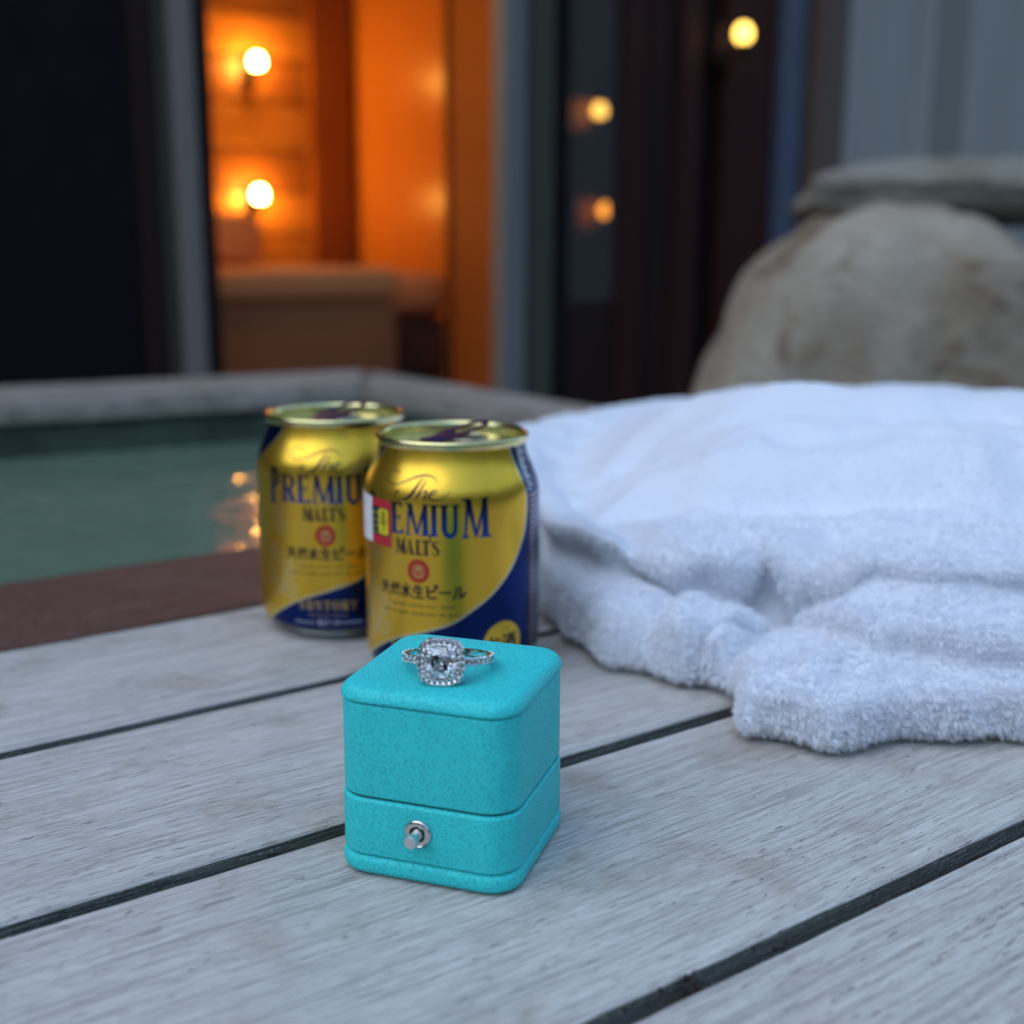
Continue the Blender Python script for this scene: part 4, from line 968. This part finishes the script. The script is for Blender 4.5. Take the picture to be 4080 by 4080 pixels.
def build_robe():
    xs = np.concatenate([np.arange(-16, 240, 1.4), np.arange(240, 452, 4)]); ys = np.concatenate([np.arange(346, 560, 1.4), np.arange(560, 915, 4)])
    X, Y = np.meshgrid(xs, ys, indexing='ij'); _, Dd, _ = robe_h(X, Y)
    c4 = np.stack([Dd[:-1, :-1], Dd[1:, :-1], Dd[1:, 1:], Dd[:-1, 1:]]); q = c4.max(0) > 0
    use = np.zeros(X.shape, bool); use[:-1, :-1] |= q; use[1:, :-1] |= q; use[1:, 1:] |= q; use[:-1, 1:] |= q
    for _ in range(4):                                   # outer vertices slide onto the outline
        e = .3; _, D0, _ = robe_h(X, Y); _, Dx, _ = robe_h(X+e, Y); _, Dy, _ = robe_h(X, Y+e)
        gx, gy = (Dx-D0)/e, (Dy-D0)/e; g2 = gx*gx+gy*gy+.05; out = use & (D0 < 0)
        X = np.where(out, X-D0*gx/g2, X); Y = np.where(out, Y-D0*gy/g2, Y)
        rim_gx, rim_gy = gx, gy
    Hh, D0, L0 = robe_h(X, Y); Lx = robe_h(X+e, Y)[2]; Ly = robe_h(X, Y+e)[2]
    OX = np.zeros_like(X); OY = np.zeros_like(X)
    for (s0, dh, amt, c0), (sx, *_), (sy, *_) in zip(L0, Lx, Ly):       # folds lean out over what lies under them
        gx, gy = (sx-s0)/e, (sy-s0)/e; g_ = np.hypot(gx, gy)+1e-6
        k_ = amt*np.exp(-((s0-c0)/4.5)**2)*(s0 > 0)*np.clip(dh/14, 0, 1)*sm(0, 3, s0); OX -= gx/g_*k_; OY -= gy/g_*k_
    Hh = np.maximum(np.where(D0 < .05, 0, Hh), 0)
    for _ in range(2):
        A = Hh.copy(); A[1:-1, 1:-1] = .5*Hh[1:-1, 1:-1]+.125*(Hh[:-2, 1:-1]+Hh[2:, 1:-1]+Hh[1:-1, :-2]+Hh[1:-1, 2:]); Hh = np.where(D0 < 3, Hh, A)
    idx = -np.ones(X.shape, int); idx[use] = np.arange(use.sum())
    P = np.stack([X+OX, Y+OY, Hh*.93+7.0], -1); Vt = P[use]; I, J = np.where(q)
    Fq = np.stack([idx[I, J], idx[I+1, J], idx[I+1, J+1], idx[I, J+1]], -1)
    # rim rolls under: extrude the border inwards and down to the deck
    from collections import Counter
    ed = {}
    for f in Fq.tolist():
        for k in range(4):
            a_, b_ = f[k], f[(k+1) % 4]
            if (b_, a_) in ed: del ed[(b_, a_)]
            else: ed[(a_, b_)] = 1
    G = np.stack([rim_gx, rim_gy], -1)[use]; G /= np.linalg.norm(G, axis=1)[:, None]+1e-6
    Vl = Vt.tolist(); Fl = Fq.tolist(); lay = {}
    def lower(v, k):
        if (v, k) not in lay:
            ins, z = ((2.0, 4.6), (6.5, 2.6), (14.0, .8))[k]; lay[(v, k)] = len(Vl); Vl.append([Vt[v][0]+G[v][0]*ins, Vt[v][1]+G[v][1]*ins, z])
        return lay[(v, k)]
    for (a_, b_) in ed:
        Fl.append([b_, a_, lower(a_, 0), lower(b_, 0)])
        for k in (0, 1): Fl.append([lower(b_, k), lower(a_, k), lower(a_, k+1), lower(b_, k+1)])
    o = mesh_obj('robe', Vl, Fl, M['terry'], None, True)
    sm_ = o.modifiers.new('soften', 'SMOOTH'); sm_.factor = .5; sm_.iterations = 3
    tag(o, 'white fluffy terry robe lying in a crumpled heap on the deck beside the cans', 'robe')
    # pile: curved fibres rooted on the cloth, dense at the front
    rg = np.random.default_rng(11)
    VA = np.array(Vl); FA = np.array(Fl); Pq = VA[FA[:, 0]]; e1 = VA[FA[:, 1]]-Pq; e2 = VA[FA[:, 3]]-Pq
    cr_ = np.cross(e1, e2); area = np.linalg.norm(cr_, axis=1); vn = np.zeros_like(VA)
    for k in range(4): np.add.at(vn, FA[:, k], cr_)
    vn /= np.linalg.norm(vn, axis=1)[:, None]+1e-9; Nq = vn[FA].mean(1); Nq /= np.linalg.norm(Nq, axis=1)[:, None]+1e-9
    Yq = Pq[:, 1]; Xq = Pq[:, 0]; low_ = Pq[:, 2] < 1.5
    near = np.clip(1.1-(Yq-360)/150, .0, 1)**1.6*(Xq < 230)
    face = np.clip(-(Nq[:, 1])*1.0+.7, .25, 1)
    w = area*near*face*np.where(low_, 0, 1)*np.where(Pq[:, 2] < 8, 2.2, 1); NF = 150000
    pick = rg.choice(len(w), NF, p=w/w.sum()); a, b = rg.random((2, NF, 1))
    root = Pq[pick]+e1[pick]*a+e2[pick]*b; nn = Nq[pick]
    fl_ = np.stack([vnoise(root[:, 0], root[:, 1], 22, 21), vnoise(root[:, 0], root[:, 1], 22, 22)-.6, -.3+0*root[:, 0]], -1)*.5
    clump = np.stack([vnoise(root[:, 0], root[:, 1]+root[:, 2], 5, 31), vnoise(root[:, 0]+root[:, 2], root[:, 1], 5, 32), 0*root[:, 0]], -1)*.4
    dirn = nn*1.0+fl_+clump*.7+rg.normal(0, .16, (NF, 3)); dirn /= np.linalg.norm(dirn, axis=1)[:, None]
    cell = np.floor(root/np.array([2.3, 2.3, 2.6])).astype(np.int64); hsh = (cell[:, 0]*73856093 ^ cell[:, 1]*19349663 ^ cell[:, 2]*83492791) & 4095
    tab_ = rg.random((4096, 6)); cc_ = (cell+.2+.6*tab_[hsh, :3])*np.array([2.3, 2.3, 2.6]); cdir = (tab_[hsh, 3:]-.5)*.8
    tipd = dirn+np.array([0, -.1, -.3])+cdir+np.clip(cc_-root, -1.6, 1.6)*.55; tipd /= np.linalg.norm(tipd, axis=1)[:, None]
    dist = root[:, 1:2]; Ln = (rg.uniform(1.7, 3.1, (NF, 1))*(.75+.5*tab_[hsh, :1]))+1.8*np.clip((9-root[:, 2:3])/6, 0, 1)*rg.random((NF, 1)); wd = .12*np.clip(dist/380, 1, 2.6)
    side = np.cross(dirn, rg.normal(size=(NF, 3))); side /= np.linalg.norm(side, axis=1)[:, None]
    base = root-nn*.4; m1 = base+dirn*Ln*.5; m2 = m1+tipd*Ln*.55
    VV = np.stack([base-side*wd, base+side*wd, m1-side*wd*.9, m1+side*wd*.9, m2], 1).reshape(-1, 3)
    VV[:, 2] = np.maximum(VV[:, 2], .9)
    k = np.arange(NF)[:, None]*5
    tri = np.concatenate([k+[0, 1, 3], k+[0, 3, 2], k+[2, 3, 4]], 1).reshape(-1)
    me = bpy.data.meshes.new('pile'); me.vertices.add(len(VV)); me.vertices.foreach_set('co', (VV*S).ravel().astype(np.float32))
    me.loops.add(len(tri)); me.loops.foreach_set('vertex_index', tri.astype(np.int32)); nt = len(tri)//3
    me.polygons.add(nt); me.polygons.foreach_set('loop_start', np.arange(0, nt*3, 3, dtype=np.int32)); me.polygons.foreach_set('loop_total', np.full(nt, 3, np.int32))
    me.polygons.foreach_set('use_smooth', np.ones(nt, bool)); me.update(); me.materials.append(M['fibre'])
    f = bpy.data.objects.new('pile', me); COL.objects.link(f); f.parent = o; f['kind'] = 'stuff'
build_robe()
